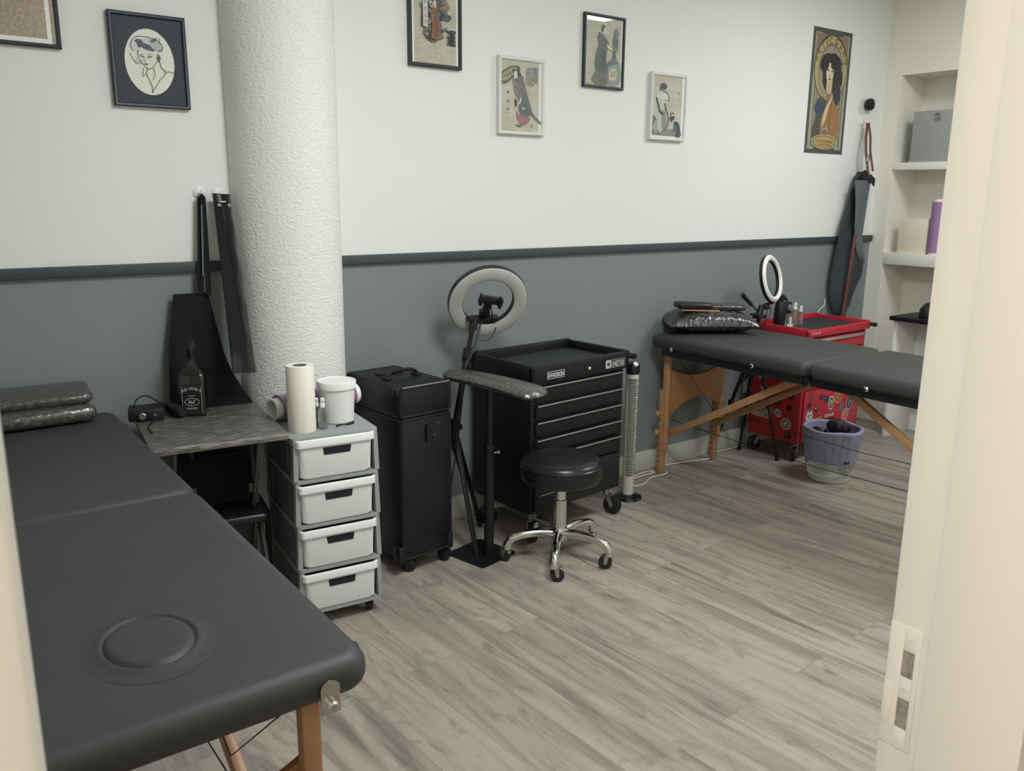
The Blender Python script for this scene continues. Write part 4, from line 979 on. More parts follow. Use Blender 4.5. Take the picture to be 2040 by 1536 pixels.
# ------------------------------------------------------------ small ring light on a floor tripod between table and red cart
sr = thing('ring_light_stand', 'small white ring light on a black camera tripod by the red tool cart', 'ring light', (3.772, 2.85, 0))
O = Vector((3.772, 2.85, 0))
ap_ = Vector((3.765, 2.85, .70))
MB().tube([W(*(ap_-Vector((0, 0, .14)))), W(3.768, 2.85, .80)], .011, 12).build('centre_column', BLKM, sr)
for f_ in ((3.655, 3.025, .008), (3.885, 2.745, .008), (3.875, 3.0, .008)):
    f_ = Vector(f_); f_ = f_
    mid = ap_+(f_-ap_)*.55
    MB().bar(W(*(ap_-Vector((0, 0, .01)))), W(*mid), .018, .014, 0, .003).bar(W(*mid), W(*f_), .012, .010, 0, .002).box(W(mid.x-.012, mid.y-.012, mid.z-.018), W(mid.x+.012, mid.y+.012, mid.z+.018), 0, .003).lathe([(.012, 0), (.013, .012), (.009, .024)], 14, 0, Matrix.Translation(W(f_.x, f_.y, 0))).build('leg', BLKM, sr)
    kk = ap_+(f_-ap_)*.40; MB().bar(W(3.766, 2.85, .50), W(*kk), .008, .005, 0, .001).build('leg_brace', BLKM, sr)
MB().tube([W(*(ap_-Vector((0, 0, .03)))), W(*(ap_+Vector((0, 0, .02))))], .024, 16).build('spider', BLK, sr)
m = MB().box(W(3.742, 2.825, .80), W(3.800, 2.875, .822), 0, .004).tube([W(3.765, 2.85, .815), W(3.782, 2.845, .870)], [.020, .016], 14).lathe([(.010, 0), (.010, .012)], 14, 0, Matrix.Translation(W(3.785, 2.832, .865)) @ Matrix.Rotation(PI/2, 4, 'X'))
m.box(W(3.700, 2.84, .822), W(3.772, 2.86, .832), 0, .003).tube([W(3.782, 2.84, .865), W(3.825, 2.84, .855)], .012, 12).build('pan_head', BLK, sr)
m = MB().tube([W(3.762, 2.85, .835), W(3.700, 2.86, .885)], .0045, 8).tube([W(3.712, 2.858, .875), W(3.640, 2.868, .935)], [.0095, .0125], 12)
m.build('pan_handle', BLK, sr)
n2 = Vector((.223, -.792, .177)).normalized()
rc2 = Vector((3.838, 2.84, 1.012))
Tr2 = Matrix.Translation(W(*rc2)) @ frame_to(n2)
a_, b_ = .129, .098
MB().lathe([(b_, -.014), (b_, .004), (a_, .004), (a_, -.014), (b_, -.014)], 64, 0, Tr2, cap=False).build('ring_housing', BLK, sr)
MB().lathe([(b_, .003), (b_+.004, .012), (b_+.014, .017), (a_-.010, .015), (a_-.001, .007), (a_, .003)], 64, 0, Tr2, cap=False).build('ring_diffuser', DIFFW, sr)
MB().tube([Tr2 @ Vector((0, -.128, -.006)), W(3.800, 2.845, .872)], .008, 10).build('ball_joint', BLK, sr)
MB().tube([Vector(p) for p in spline([W(3.82, 2.83, .875), W(3.835, 2.825, .83), W(3.815, 2.83, .79), W(3.80, 2.84, .755)], 5)], .0022, 6).tube([Vector(p) for p in spline([W(3.805, 2.83, .86), W(3.80, 2.825, .81), W(3.79, 2.83, .77)], 5)], .0022, 6).build('cable', CABLEB, sr)

# ------------------------------------------------------------ waste basket
wb = thing('waste_basket', 'pale grey lattice waste basket on the floor before the red cart', 'waste basket', (3.862, 2.405, 0), 0)
hB, rb0, rb1 = .265, .104, .140
m = MB(); m.lathe([(.001, .006), (rb0-.006, .006), (rb0, .002), (rb0+.003, .034), (rb0-.001, .034), (rb0-.003, .008), (.001, .008)], 64, cap=False)
nz = 7; na = 52
for i in range(na):
    a = 2*PI*i/na; m.tube([(math.cos(a)*(rb0+(rb1-rb0)*z/hB), math.sin(a)*(rb0+(rb1-rb0)*z/hB), z) for z in (.03, .14, .25)], .0019, 4)
for k in range(nz):
    z = .042+k*.015; r_ = rb0+(rb1-rb0)*z/hB; m.tube([(r_*math.cos(2*PI*i/64), r_*math.sin(2*PI*i/64), z) for i in range(64)], .0019, 4, closed=True)
m.tube([((rb1)*math.cos(2*PI*i/64), rb1*math.sin(2*PI*i/64), hB-.006) for i in range(64)], .006, 8, closed=True)
m.build('lattice_body', BASKET, wb)
ln = MB()
def lin(u, v):
    a = 2*PI*u; wv = .0015*math.sin(9*a)+.002*math.sin(23*a+1)
    if v < .45:      # inside
        k = v/.45; z = .10+(hB+.012-.10)*k; r_ = (rb0+(rb1-rb0)*z/hB-.008)
    elif v < .55:
        k = (v-.45)/.10; z = hB+.012+.006*math.sin(PI*k); r_ = (rb1-.008)+.018*k
    else:
        k = (v-.55)/.45; low = .095+.020*math.sin(a*2+1.0)+.006*math.sin(7*a); z = hB+.012-(hB+.012-low)*k; r_ = rb0+(rb1-rb0)*z/hB+.0065+.0035*(1-k)
    z += .003*math.sin(5*a+.5)*(1 if .4 < v < .62 else 0)*math.sin(PI*min(1, max(0, (v-.4)/.22)))
    return (math.cos(a)*(r_+wv*(.6 if v > .5 else .3)), math.sin(a)*(r_+wv*(.6 if v > .5 else .3)), z)
ln.grid(lin, 128, 40); lo = ln.build('liner_bag', LINER, wb, ang=120); lo['label'] = 'lilac plastic liner bag folded over the rim'
aw = R_(-122)
rr1 = rb0+(rb1-rb0)*.115/hB+.0095
tg = MB().grid(lambda u, v: ((rr1)*math.cos(aw+.10+.26*u), (rr1)*math.sin(aw+.10+.26*u), .112+.016*v), 5, 2, 0, .001)
tg.build('liner_tag', mat('navy_print', (56, 60, 104), .6), lo)
rnd = random.Random(11)
def crumple(label, loc, sx_, sy_, sz_, m_, rot, seed):
    q = random.Random(seed); bm = bmesh.new(); bmesh.ops.create_icosphere(bm, subdivisions=2, radius=1)
    for v in bm.verts:
        k = .75+.35*q.random(); v.co = Vector((v.co.x*sx_*k, v.co.y*sy_*k, v.co.z*sz_*k))
    m = MB(); bm.verts.index_update(); m.add([v.co.copy() for v in bm.verts], [[v.index for v in f.verts] for f in bm.faces]); bm.free()
    o = m.build('crumpled_wrapper', m_, ang=10); o.location = loc; o.rotation_euler = rot; return tag(o, label, 'wrapper')
crumple('dark printed foil wrapper sticking out of the waste basket', (3.890, 2.40, .272), .085, .066, .052, DKBAG, (.2, .25, .4), 4)
crumple('small black wrapper on the left of the lilac lined basket', (3.815, 2.45, .245), .045, .05, .030, BLK, (.3, .1, 1), 8)

# ------------------------------------------------------------ pictures
def glassmat():
    m = bpy.data.materials.new('picture_glass'); m.use_nodes = True; nt = m.node_tree; N = nt.nodes.new; L = nt.links
    for n in list(nt.nodes): nt.nodes.remove(n)
    out = N('ShaderNodeOutputMaterial'); mx = N('ShaderNodeMixShader'); fr = N('ShaderNodeLayerWeight'); fr.inputs[0].default_value = .5
    tr_ = N('ShaderNodeBsdfTransparent'); gl = N('ShaderNodeBsdfGlossy'); gl.inputs['Roughness'].default_value = .03
    pw_ = N('ShaderNodeMath'); pw_.operation = 'POWER'; pw_.inputs[1].default_value = 5; ml = N('ShaderNodeMath'); ml.operation = 'MULTIPLY_ADD'; ml.inputs[1].default_value = .9; ml.inputs[2].default_value = .028
    L.new(fr.outputs[1], pw_.inputs[0]); L.new(pw_.outputs[0], ml.inputs[0]); L.new(ml.outputs[0], mx.inputs[0]); L.new(tr_.outputs[0], mx.inputs[1]); L.new(gl.outputs[0], mx.inputs[2]); L.new(mx.outputs[0], out.inputs[0])
    return m
PGLASS = glassmat()
class Art:
    def __init__(s, w_, h_, z0, y): s.m = MB(); s.mats = []; s.w = w_; s.h = h_; s.z0 = z0; s.y = y; s.n = 0
    def mi(s, mt):
        if mt not in s.mats: s.mats.append(mt)
        return s.mats.index(mt)
    def P(s, u, v): return ((u-.5)*s.w, s.y-.00012*s.n, s.z0+v*s.h)
    def poly(s, pts, c):
        s.n += 1; s.m.poly([s.P(u, v) for u, v in pts], s.mi(c if not isinstance(c, tuple) else ink(*c)))
    def ell(s, u, v, a, b, c, rot=0, n=28, a0=0, a1=360):
        k = s.w/s.h; b = b*k; cr, sr_ = math.cos(R_(rot)), math.sin(R_(rot)); pts = []
        for i in range(n):
            t = R_(a0+(a1-a0)*i/(n if a1-a0 == 360 else n-1)); x = a*math.cos(t); y = b*math.sin(t)/k
            X = x*cr-y*k*sr_; Y = (x*sr_+y*k*cr)/k; pts.append((u+X, v+Y*1))
        s.poly(pts, c)
    def blob(s, u, v, a, b, c, seed, n=26, j=.3):
        q = random.Random(seed); s.poly([(u+a*math.cos(2*PI*i/n)*(1-j*q.random()), v+b*math.sin(2*PI*i/n)*(1-j*q.random())) for i in range(n)], c)
    def curve(s, pts, wd, c):
        s.n += 1; s.m.tube([s.P(u, v) for u, v in [(p[0], p[1]) for p in spline([(a, b, 0) for a, b in pts], 6)]], wd*s.w, 4, s.mi(ink(*c)), flat=1)
    def shape(s, pts, c): s.poly([(p[0], p[1]) for p in spline([(a, b, 0) for a, b in pts+[pts[0]]], 4)][:-1], c)
    def text(s, t_, u, v, h_, c, wfit=None, xd=(1, 0, 0), yd=(0, 0, 1), bold=0):
        s.n += 1; s.m.text(t_, s.P(u, v), xd, yd, h_*s.h, s.mi(ink(*c)), wfit*s.w if wfit else None, bold=bold, align='CENTER', depth=0)
def picture(label, x0, x1, zb_, zt_, fw, fd, fmat, artf, backing, group=None, gl=True, mount=0):
    w_ = x1-x0; h_ = zt_-zb_; t_ = thing('framed_picture', label, 'picture', ((x0+x1)/2, D, zb_), 0, group)
    m = MB(); a = w_/2
    prof = [(0, 0), (0, -fd), (.003, -fd-.002), (fw-.003, -fd-.001), (fw, -fd+.004), (fw, 0)]
    V = []; F = []
    cs = [(-a, 0, 1, 1), (a, 0, -1, 1), (a, h_, -1, -1), (-a, h_, 1, -1)]
    for cx_, cz_, sx, sz in cs:
        for i_, y_ in prof: V.append((cx_+sx*i_, y_, cz_+sz*i_))
    n = len(prof)
    for c in range(4):
        for i in range(n): F.append([c*n+i, c*n+(i+1) % n, ((c+1) % 4)*n+(i+1) % n, ((c+1) % 4)*n+i])
    m.add(V, F); m.build('frame', fmat, t_, ang=20)
    A = Art(w_-2*fw, h_-2*fw, fw, -fd+.0075); A.poly([(0, 0), (1, 0), (1, 1), (0, 1)], backing)
    if mount: pass
    artf(A); A.m.build('print', A.mats, t_, clean=True)
    MB().box((-a+fw-.001, -fd+.0045, fw-.001), (a-fw+.001, -fd+.0055, h_-fw+.001)).build('glass_pane', PGLASS, t_) if gl else None
    return t_
DK = (62, 66, 64); GR = (104, 108, 100); TL = (78, 98, 98); BR = (126, 98, 80); PK = (152, 104, 106); LT = (206, 202, 184); OL = (112, 106, 78)
def art_k(A):       # figure in a thicket with a name tablet and a brush character
    A.poly([(0, 0), (.045, 0), (.045, 1), (0, 1)], WHITE); A.poly([(.955, 0), (1, 0), (1, 1), (.955, 1)], WHITE)
    for i, (u, v, a, b, c) in enumerate([(.46, .56, .26, .22, GR), (.30, .50, .14, .22, (116, 114, 104)), (.62, .66, .22, .16, (122, 108, 98)), (.70, .56, .18, .07, TL), (.48, .80, .16, .12, (88, 102, 108)), (.50, .92, .10, .05, DK), (.56, .40, .12, .14, (114, 100, 92)), (.34, .34, .13, .08, GR), (.44, .30, .14, .07, (110, 92, 82)), (.72, .68, .12, .08, (146, 126, 112))]):
        A.blob(u, v, a, b, c, i+1, j=.45)
    q_ = random.Random(21)
    for i in range(46):
        an = q_.random()*6.28; rr0 = .35+.65*q_.random(); A.blob(.47+.30*rr0*math.cos(an), .52+.26*rr0*math.sin(an), .05+.03*q_.random(), .03+.02*q_.random(), [GR, (96, 104, 100), (124, 110, 98), DK, (138, 122, 108), TL][i % 6], i+50, j=.6, n=14)
    A.shape([(.42, .66), (.52, .67), (.56, .55), (.58, .40), (.60, .30), (.40, .30), (.42, .45), (.38, .56)], (132, 98, 78)); A.shape([(.46, .60), (.53, .60), (.55, .34), (.45, .34)], (120, 84, 66))
    A.ell(.475, .70, .035, .055, (196, 180, 158)); A.ell(.40, .68, .035, .035, (190, 182, 160)); A.ell(.40, .68, .018, .018, DK)
    A.ell(.49, .77, .06, .04, DK)
    A.poly([(.22, .42), (.32, .42), (.32, .76), (.22, .76)], (190, 190, 180))
    for k, ch in enumerate('天水山川'): A.text(ch, .27, .68-.075*k, .042, (90, 92, 90))
    A.text('運', .83, .225, .185, (42, 46, 46), .20, bold=.015)
def art_umbrella(A):   # leaning kimono figure with a round umbrella
    A.poly([(.94, 0), (1, 0), (1, 1), (.94, 1)], WHITE)
    A.shape([(0, .66), (0, .80), (.18, .90), (.34, .93), (.46, .91), (.44, .84), (.30, .76), (.12, .66)], (84, 86, 70)); A.shape([(.02, .70), (.02, .79), (.20, .88), (.34, .905), (.40, .89), (.30, .80), (.14, .71)], (150, 148, 118)); A.curve([(.03, .75), (.2, .80), (.38, .90)], .006, (90, 90, 70))
    A.poly([(.66, .68), (.90, .70), (.90, .93), (.66, .92)], (120, 124, 118)); A.shape([(.60, .68), (.80, .67), (.82, .86), (.62, .90)], (140, 138, 130)); A.shape([(.62, .66), (.78, .65), (.79, .76), (.62, .77)], (146, 136, 108))
    A.ell(.38, .825, .075, .045, DK); A.ell(.35, .80, .045, .055, LT); A.ell(.44, .80, .05, .04, DK); A.ell(.30, .86, .03, .02, DK)
    A.shape([(.26, .78), (.34, .74), (.50, .80), (.60, .62), (.66, .50), (.74, .36), (.80, .26), (1.0, .14), (.96, .12), (.80, .20), (.70, .24), (.60, .20), (.44, .28), (.42, .44), (.34, .52), (.30, .62)], (104, 104, 104))
    A.shape([(.28, .74), (.36, .70), (.42, .58), (.38, .50), (.30, .60)], (128, 118, 114)); A.shape([(.42, .44), (.56, .48), (.70, .36), (.72, .24), (.58, .20), (.46, .26)], TL)
    A.shape([(.36, .30), (.44, .24), (.60, .21), (.72, .20), (.66, .12), (.52, .08), (.40, .16)], PK); A.shape([(.46, .46), (.50, .50), (.48, .42), (.42, .38)], (214, 210, 196)); A.ell(.54, .33, .025, .018, (190, 206, 206))
    A.shape([(.33, .46), (.38, .44), (.37, .34), (.33, .38)], DK)
    for k in range(4): A.curve([(.36+.03*k, .10-.01*k), (.40+.03*k, .06), (.44+.02*k, .10)], .005, GR)
    for k in range(3): A.curve([(.16, .56-.12*k), (.18, .53-.12*k)], .012, (110, 108, 98))
    A.text('月', .17, .40, .03, (120, 118, 106)); A.text('花', .76, .06, .05, (110, 108, 100)); A.text('火', .14, .24, .03, (120, 118, 106))
def art_lady(A):     # standing kimono figure beside a tall vase
    A.poly([(0, 0), (.03, 0), (.03, 1), (0, 1)], WHITE); A.poly([(.96, 0), (1, 0), (1, 1), (.96, 1)], WHITE)
    A.ell(.46, .86, .06, .04, (104, 106, 100)); A.ell(.50, .82, .04, .035, LT); A.ell(.44, .83, .045, .035, (92, 96, 92))
    A.shape([(.34, .78), (.44, .77), (.58, .68), (.64, .62), (.60, .56), (.56, .40), (.64, .20), (.56, .02), (.28, .02), (.16, .08), (.28, .22), (.24, .30), (.28, .50), (.34, .60), (.30, .70)], (112, 116, 110))
    A.shape([(.34, .54), (.44, .54), (.42, .22), (.28, .20), (.28, .40)], (96, 112, 112)); A.shape([(.44, .54), (.54, .52), (.56, .22), (.44, .20)], (84, 98, 106))
    for k in range(5): A.curve([(.34+.02*k, .52), (.31+.025*k, .22)], .003, (140, 146, 140))
    A.ell(.32, .08, .12, .07, (118, 114, 102)); A.ell(.52, .07, .10, .06, (108, 106, 96))
    A.blob(.80, .66, .10, .12, (98, 114, 112), 3); A.blob(.82, .80, .09, .09, (130, 132, 122), 4, j=.5); A.blob(.78, .56, .12, .05, (124, 128, 114), 9, j=.5); A.shape([(.74, .54), (.82, .54), (.84, .42), (.94, .34), (.94, .28), (.60, .30), (.62, .36), (.72, .42)], (100, 116, 116))
    A.shape([(.62, .30), (.94, .34), (.95, .06), (.62, .03)], (140, 148, 142)); A.shape([(.66, .24), (.82, .28), (.84, .12), (.66, .10)], (196, 190, 160)); 
    for k in range(4): A.curve([(.70+.035*k, .24), (.70+.035*k, .14)], .008, (142, 136, 112))
    A.shape([(.58, .62), (.72, .56), (.70, .54), (.56, .58)], LT)
def art_pair(A):     # two figures, one kneeling
    A.poly([(0, 0), (1, 0), (1, .02), (0, .02)], WHITE); A.poly([(.93, 0), (1, 0), (1, 1), (.93, 1)], WHITE)
    A.ell(.33, .83, .11, .055, DK); A.ell(.26, .79, .05, .045, (70, 74, 72)); A.shape([(.30, .78), (.46, .72), (.52, .66), (.40, .62), (.14, .62), (.20, .70)], (196, 202, 190))
    A.shape([(.12, .64), (.28, .64), (.44, .52), (.50, .34), (.48, .16), (.40, .06), (.02, .04), (.04, .26), (.12, .44)], (178, 184, 170)); A.curve([(.12, .64), (.20, .50), (.24, .42), (.34, .38)], .022, DK); A.curve([(.30, .76), (.46, .72), (.52, .64), (.50, .60)], .012, (84, 92, 88)); A.curve([(.38, .56), (.44, .46)], .016, DK)
    A.curve([(.40, .48), (.50, .36), (.50, .22), (.42, .12)], .020, GR); A.shape([(.30, .44), (.42, .40), (.46, .12), (.34, .10)], (134, 126, 122)); A.shape([(0, .04), (.02, .34), (.14, .30), (.20, .12), (.30, .04)], (104, 108, 104)); A.blob(.12, .16, .10, .12, (150, 156, 146), 5, j=.5); A.ell(.30, .42, .05, .03, (120, 140, 142))
    A.shape([(.24, .03), (.90, .03), (.88, .12), (.40, .14)], (132, 130, 122))
    A.ell(.64, .39, .07, .032, (80, 84, 80)); A.ell(.645, .375, .04, .022, LT); A.ell(.65, .33, .07, .035, DK); A.shape([(.54, .32), (.60, .36), (.66, .30), (.62, .26)], (78, 80, 78))
    A.shape([(.70, .28), (.84, .26), (.92, .14), (.92, .02), (.76, .02), (.76, .12), (.66, .10), (.70, .18)], (78, 92, 98)); A.curve([(.78, .26), (.84, .14), (.84, .03)], .012, (60, 72, 80)); A.text('花', .82, .72, .05, (120, 126, 118)); A.text('月', .82, .62, .03, (90, 94, 90))
def art_geisha(A):   # pencil head in an oval mount
    A.ell(.50, .49, .36, .385, (222, 220, 206), n=64)
    A.ell(.44, .68, .20, .085, (196, 198, 192), 10); A.ell(.36, .70, .07, .05, (86, 92, 102)); A.ell(.47, .665, .12, .035, (86, 94, 106), -12); A.ell(.60, .69, .11, .055, (176, 180, 178), -20); A.ell(.28, .66, .06, .06, (200, 202, 196))
    A.ell(.58, .75, .05, .02, (96, 100, 104), 20); A.curve([(.66, .72), (.66, .78)], .005, (90, 92, 96)); A.curve([(.27, .60), (.24, .68), (.30, .76), (.42, .78), (.56, .77), (.68, .72), (.70, .65), (.62, .62)], .006, (120, 124, 128)); A.curve([(.22, .58), (.28, .48), (.34, .46), (.38, .50)], .005, (140, 142, 142)); A.ell(.33, .50, .04, .04, (190, 192, 188))
    A.shape([(.36, .63), (.50, .62), (.62, .58), (.60, .50), (.50, .41), (.42, .44), (.34, .54)], (214, 212, 200)); A.curve([(.345, .62), (.34, .54), (.42, .44), (.50, .41), (.60, .50), (.63, .58)], .005, (116, 116, 118))
    A.curve([(.36, .555), (.42, .545)], .008, (74, 78, 84)); A.curve([(.47, .545), (.53, .555)], .008, (74, 78, 84)); A.curve([(.37, .575), (.42, .57)], .004, (100, 102, 106)); A.curve([(.47, .57), (.54, .585)], .004, (100, 102, 106)); A.curve([(.42, .55), (.415, .50), (.44, .495)], .004, (120, 120, 120)); A.curve([(.42, .465), (.465, .462)], .009, (92, 84, 88))
    A.shape([(.62, .60), (.66, .56), (.64, .50), (.60, .53)], (98, 100, 106)); A.curve([(.64, .52), (.66, .44), (.72, .38), (.62, .28), (.50, .13)], .005, (116, 116, 118)); A.curve([(.46, .42), (.44, .34), (.50, .22), (.50, .13)], .005, (116, 116, 118)); A.curve([(.54, .43), (.56, .36), (.52, .28)], .004, (130, 130, 130)); A.curve([(.40, .42), (.38, .32), (.44, .36)], .004, (140, 140, 138))
    A.curve([(.70, .40), (.74, .385), (.76, .40), (.80, .39), (.86, .385)], .004, (130, 128, 122))
def art_brown(A):
    A.poly([(0, 0), (.975, 0), (.975, 1), (0, 1)], WHITE); A.poly([(.03, .03), (.95, .03), (.95, 1), (.03, 1)], (158, 142, 118)); A.poly([(.0, .03), (.30, .03), (.28, 1), (.0, 1)], (192, 172, 132))
    A.blob(.66, .52, .20, .24, (112, 108, 100), 6, j=.2); A.blob(.66, .56, .16, .20, (96, 94, 90), 7, j=.2); A.blob(.60, .80, .16, .12, (104, 100, 92), 8)
FB = mat('black_frame', (44, 50, 54), .45, var=(30, .1)); FW = mat('white_frame', (214, 212, 208), .45)
G4 = 'framed prints above the grey wall'
picture('black framed print of a dark thicket with a large brush character', 1.742, 1.984, 1.937, 2.285, .014, .020, FB, art_k, NEWS)
picture('white framed print of a leaning figure in a robe with an umbrella', 2.168, 2.416, 1.699, 2.016, .015, .022, FW, art_umbrella, NEWS)
picture('black framed print of a standing figure beside a tall vase', 2.642, 2.890, 1.926, 2.242, .012, .018, FB, art_lady, NEWS)
picture('white framed print of a standing figure with a kneeling child', 3.070, 3.320, 1.713, 2.027, .014, .024, FW, art_pair, NEWS)
picture('pencil head of a woman in a wide navy frame with an oval mount', .655, .892, 1.716, 2.005, .012, .020, mat('navy_frame', (46, 52, 62), .4), art_geisha, ink(46, 52, 62, .08), gl=False)
picture('thin black framed brown picture at the top left corner', .02, .517, 1.872, 2.36, .012, .018, FB, art_brown, (158, 142, 118))

# poster
ps_ = thing('poster', 'tall narrow unframed art nouveau style poster of a curly haired woman', 'poster', (4.539, D, 1.695))
pw, ph = .378, .685
A = Art(pw, ph, 0, -.0022)
m = MB(); m.grid(lambda u, v: ((u-.5)*pw, -.0012-.0008*math.sin(u*PI), ph*v), 4, 10, 0, .0006); m.build('sheet', ink(78, 82, 78, .1), ps_)
A.poly([(.06, .035), (.94, .035), (.94, .965), (.06, .965)], (160, 154, 132)); A.poly([(.10, .05), (.90, .05), (.90, .95), (.10, .95)], (150, 146, 130))
for q in (0, 1):
    s_ = lambda u: 1-u if q else u
    A.poly([(s_(.09), .955), (s_(.40), .955), (s_(.09), .80)], (134, 116, 102)); A.curve([(s_(.09), .78), (s_(.24), .89), (s_(.42), .95)], .012, (90, 84, 74)); A.curve([(s_(.14), .06), (s_(.13), .55)], .008, (100, 96, 84)); A.curve([(s_(.19), .10), (s_(.19), .48)], .006, (108, 100, 88))
A.ell(.50, .69, .43, .272, (84, 78, 70), n=60); A.ell(.50, .69, .41, .258, (170, 160, 112), n=60); A.ell(.50, .665, .32, .225, (132, 104, 96), n=48); A.ell(.50, .66, .30, .212, (150, 140, 124), n=48)
for u, v, c_, rot in [(.155, .765, 'A', 62), (.205, .815, 'R', 48), (.285, .860, 'T', 32), (.365, .888, 'I', 16), (.45, .902, 'C', 4), (.58, .900, 'S', -10), (.69, .870, 'A', -28), (.775, .825, 'N', -46), (.83, .770, 'G', -60)]:
    a = R_(rot); A.text(c_, u, v-.018, .052, (112, 92, 50), .022 if c_ == 'I' else .075, xd=(math.cos(a), 0, math.sin(a)), yd=(-math.sin(a), 0, math.cos(a)), bold=.02)
# hair, face, body
A.blob(.50, .72, .30, .105, (50, 50, 48), 2, j=.15); A.blob(.42, .62, .14, .11, (56, 52, 50), 3, j=.2); A.blob(.66, .62, .17, .12, (52, 54, 54), 4, j=.2); A.blob(.70, .50, .12, .11, (58, 62, 64), 5, j=.25)
A.shape([(.14, .20), (.22, .30), (.20, .42), (.34, .46), (.42, .40), (.34, .22), (.40, .12), (.18, .12)], (84, 82, 74)); A.blob(.28, .37, .13, .07, (62, 78, 96), 6, j=.25)
A.shape([(.42, .62), (.56, .62), (.58, .48), (.70, .40), (.80, .36), (.82, .24), (.78, .12), (.50, .10), (.34, .18), (.36, .30), (.46, .44)], (148, 114, 82)); A.shape([(.44, .58), (.56, .57), (.57, .47), (.50, .42), (.40, .32), (.38, .22), (.44, .26), (.52, .38), (.60, .46), (.56, .54)], (206, 180, 146))
A.shape([(.58, .44), (.72, .40), (.80, .34), (.76, .16), (.60, .14), (.58, .30)], (154, 114, 76)); A.curve([(.58, .44), (.56, .30), (.58, .14)], .007, (96, 66, 46))
A.ell(.475, .655, .095, .075, (204, 186, 164), n=40); A.shape([(.41, .60), (.54, .60), (.55, .50), (.42, .50)], (190, 168, 142)); A.ell(.475, .66, .09, .080, (208, 192, 170))
A.ell(.425, .675, .026, .007, (70, 52, 50)); A.ell(.53, .670, .026, .007, (74, 58, 56)); A.shape([(.47, .665), (.495, .64), (.49, .63), (.465, .632)], (176, 146, 126)); A.ell(.48, .605, .032, .009, (132, 74, 72)); A.blob(.60, .735, .14, .06, (46, 48, 48), 12, j=.2); A.blob(.35, .725, .09, .06, (52, 50, 50), 13, j=.2); A.blob(.48, .765, .12, .03, (48, 48, 48), 14, j=.2)
A.ell(.47, .150, .10, .065, (186, 160, 150)); A.ell(.47, .150, .085, .055, (130, 104, 84))
A.ell(.47, .095, .34, .062, (182, 172, 152), n=48); A.ell(.47, .095, .31, .054, (70, 64, 54), n=48); A.ell(.47, .095, .29, .049, (176, 148, 96), n=48)
[A.poly([(.25+.032*k, .084+.004*(k % 3)), (.262+.032*k, .084+.004*(k % 3)), (.262+.032*k, .112-.003*(k % 2)), (.25+.032*k, .112-.003*(k % 2))], (112, 84, 44)) for k in range(14)]; [A.poly([(.31+.034*k, .066), (.325+.034*k, .066), (.325+.034*k, .076), (.31+.034*k, .076)], (126, 94, 56)) for k in range(10)]
A.m.build('artwork', A.mats, ps_, clean=True)

# ------------------------------------------------------------ right corner: knob, long denim apron
kn = thing('wall_hook', 'round black knob on a clear disc high on the wall beside the poster', 'knob', (4.935, D, 1.995))
MB().lathe([(.048, 0), (.046, .004), (.02, .006)], 32, 0, Matrix.Translation((-.03, 0, -.012)) @ Matrix.Rotation(PI/2, 4, 'X')).build('disc', mat('milky_disc', (206, 204, 196), .3, spec=.6), kn)
MB().lathe([(.022, 0), (.028, .008), (.036, .020), (.037, .032), (.031, .044), (.018, .050), (.001, .052)], 32, 0, Matrix.Translation((0, 0, 0)) @ Matrix.Rotation(PI/2, 4, 'X')).build('knob_head', DGREEN, kn)
da = thing('denim_apron', 'grey denim apron with brown leather straps hanging in the right corner', 'apron', (4.93, D, .72))
Od = (4.93, D, .72)
hook(4.908, 1.893, 'hook holding the brown straps of the grey denim apron')
def interp(tab, z):
    if z >= tab[0][1]: return tab[0][0]
    for (x0, z0_), (x1, z1_) in zip(tab, tab[1:]):
        if z >= z1_: return x0+(x1-x0)*(z0_-z)/(z0_-z1_)
    return tab[-1][0]
LFT = [(4.862, 1.60), (4.828, 1.56), (4.784, 1.433), (4.721, 1.271), (4.692, 1.118), (4.674, .964), (4.684, .859), (4.72, .762), (4.775, .69)]
RGT = [(4.900, 1.61), (5.005, 1.56), (5.005, 1.455), (4.98, 1.319), (4.965, 1.215), (5.002, 1.098), (5.026, 1.054), (5.012, .968), (4.952, .896), (4.90, .815), (4.82, .69)]
def den(u, v):
    z = 1.60-.91*v
    xl = interp(LFT, z); xr = interp(RGT, z); x = xl+(xr-xl)*u
    return (x, 3.030-.022*math.sin(u*PI)*(1+v)-.010*math.sin(u*9+v*5)-.012*v, z-.02*u*(1-v))
MB().grid(den, 30, 60, 0, .003).build('cloth', DENIMD, da, offset=Od, ang=70)
FL = [(4.868, 1.55), (4.884, 1.40), (4.890, 1.28), (4.905, 1.18), (4.955, 1.09), (5.0, 1.05)]
def flap(u, v):
    z = 1.545-.49*v; xl = interp(FL, z); xr = interp(RGT, z)+.004
    return ((xl-.03*(1-v)+(xr-xl+.03*(1-v))*u)*.982, 2.972-.010*math.sin(PI*u)-.006*math.sin(5*u+4*v), z)
o = MB().grid(flap, 12, 34, 0, .002).build('folded_flap', DENIM, da, offset=Od, ang=70); o['label'] = 'lighter grey folded front flap'
MB().grid(lambda u, v: (4.818+.138*u, 2.968-.004*u, 1.612-.060*abs(u-.25)-.048*v-.01*u), 10, 3, 0, .003).build('top_hem', APRON, da, offset=Od)
MB().grid(lambda u, v: (4.86+.080*u+.02*v, 3.038, .755+.20*v), 4, 8, 0, .002).build('lower_corner', DENIM, da, offset=Od)
st_ = MB().tube([(4.905, 3.02, 1.885), (4.885, 3.01, 1.80), (4.866, 2.99, 1.72), (4.872, 2.965, 1.59)], .013, 8, flat=.35, upv=(0, 1, 0))
st_.tube([(4.908, 3.015, 1.885), (4.918, 3.0, 1.80), (4.905, 2.985, 1.72), (4.914, 2.96, 1.60)], .011, 8, flat=.35, upv=(0, 1, 0))
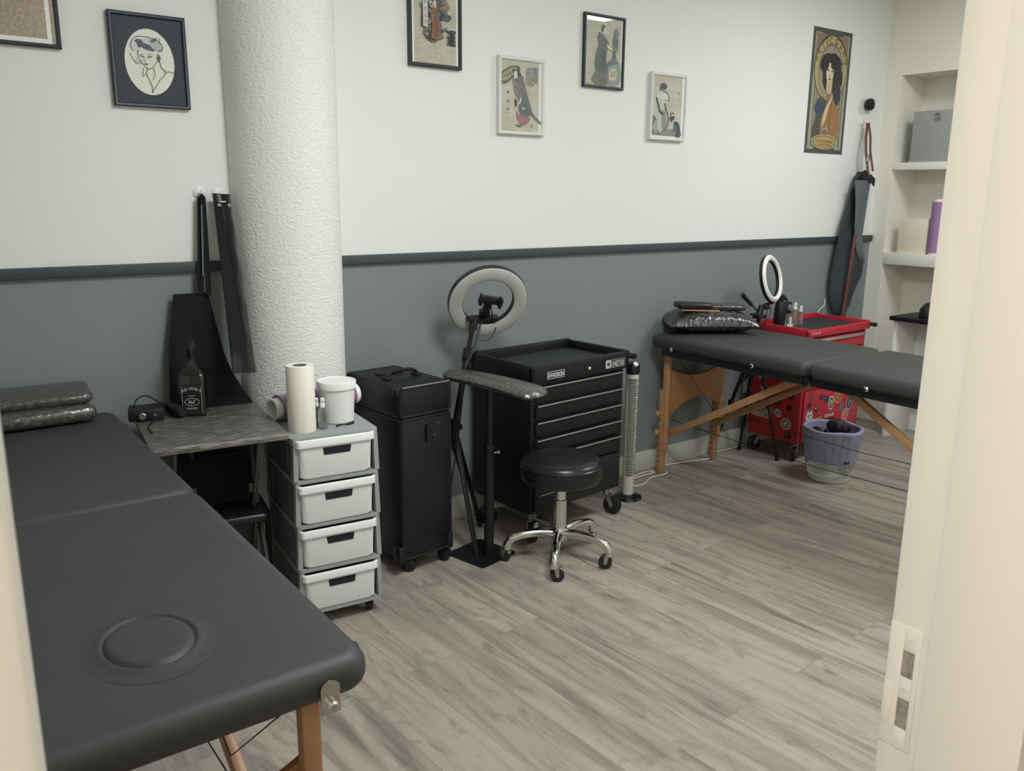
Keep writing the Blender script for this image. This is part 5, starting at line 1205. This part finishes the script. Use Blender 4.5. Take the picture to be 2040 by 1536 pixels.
so_ = st_.build('strap', BROWN, da, offset=Od)
MB().box((4.856, 2.965, 1.655), (4.882, 2.975, 1.700), 0, .003).lathe([(.008, 0), (.006, .005)], 14, 0, Matrix.Translation((4.868, 2.955, 1.58)) @ Matrix.Rotation(PI/2, 4, 'X')).build('buckle', CHROME, so_, offset=Od)
MB().tube([(4.791, 2.960, 1.22), (4.768, 2.952, 1.04), (4.747, 2.965, .72)], .015, 8, flat=.3, upv=(0, 1, 0)).build('long_strap', BROWN, da, offset=Od)

# ------------------------------------------------------------ shelves in the right wall
nb = thing('storage_box', 'grey card box with a round metal ring on the upper niche shelf', 'box', (5.19, 2.64, 1.656))
MB().box((-.03, -.25, 0), (.17, .235, .30), 0, .004).build('box_body', GBOX, nb)
MB().box((-.034, -.254, -.0), (.174, .239, .012), 0, .003).build('base_trim', GBOX, nb)
MB().tube([(-.033, .085+.020*math.cos(2*PI*i/24), .262+.020*math.sin(2*PI*i/24)) for i in range(24)], .0035, 8, closed=True).lathe([(.014, 0), (.013, .002)], 20, 0, Matrix.Translation((-.031, .085, .262)) @ Matrix.Rotation(-PI/2, 4, 'Y')).build('metal_ring', STEEL, nb)
cb_ = MB().box((0, -.086, 0), (.10, .092, .215), 0, .002).build('ivory_box', CREAMB); cb_.location = (5.165, 2.80, 1.103); cb_.rotation_euler = (0, 0, R_(4)); tag(cb_, 'plain ivory card box on the lower niche shelf', 'box')
pb = thing('film_roll', 'purple cling film roll standing upright on the niche shelf beside the ivory box', 'film roll', (5.195, 2.668, 1.103))
MB().lathe([(.034, .014), (.042, .014), (.042, .318), (.034, .318)], 40).build('film_winding', PURP2, pb)
MB().lathe([(.030, 0), (.035, 0), (.035, .334), (.030, .334), (.030, 0)], 32, cap=False).build('core_tube', WHITE, pb)
dk = thing('corner_desk', 'black topped white desk against the right wall below the niches', 'desk', (4.98, 2.3, 0))
MB().box((-.16, -.40, .725), (.149, .40, .750), 0, .002).build('desk_top', BLK, dk)
MB().box((-.130, .365, 0), (.149, .385, .725), 0, .002).build('side_panel', WHITE, dk)
MB().box((-.130, -.385, 0), (.149, -.365, .725), 0, .002).build('side_panel', WHITE, dk)
MB().box((.10, -.365, .30), (.118, .365, .70), 0, .002).build('back_panel', WHITE, dk)
hd = MB().lathe([(.085, 0), (.088, .02), (.080, .055), (.05, .085), (.001, .095)], 32, 0, sx=1, sy=.8).build('rounded_case', BLK); hd.location = (4.95, 2.51, .75); tag(hd, 'rounded black case lying on the black desk top', 'case')
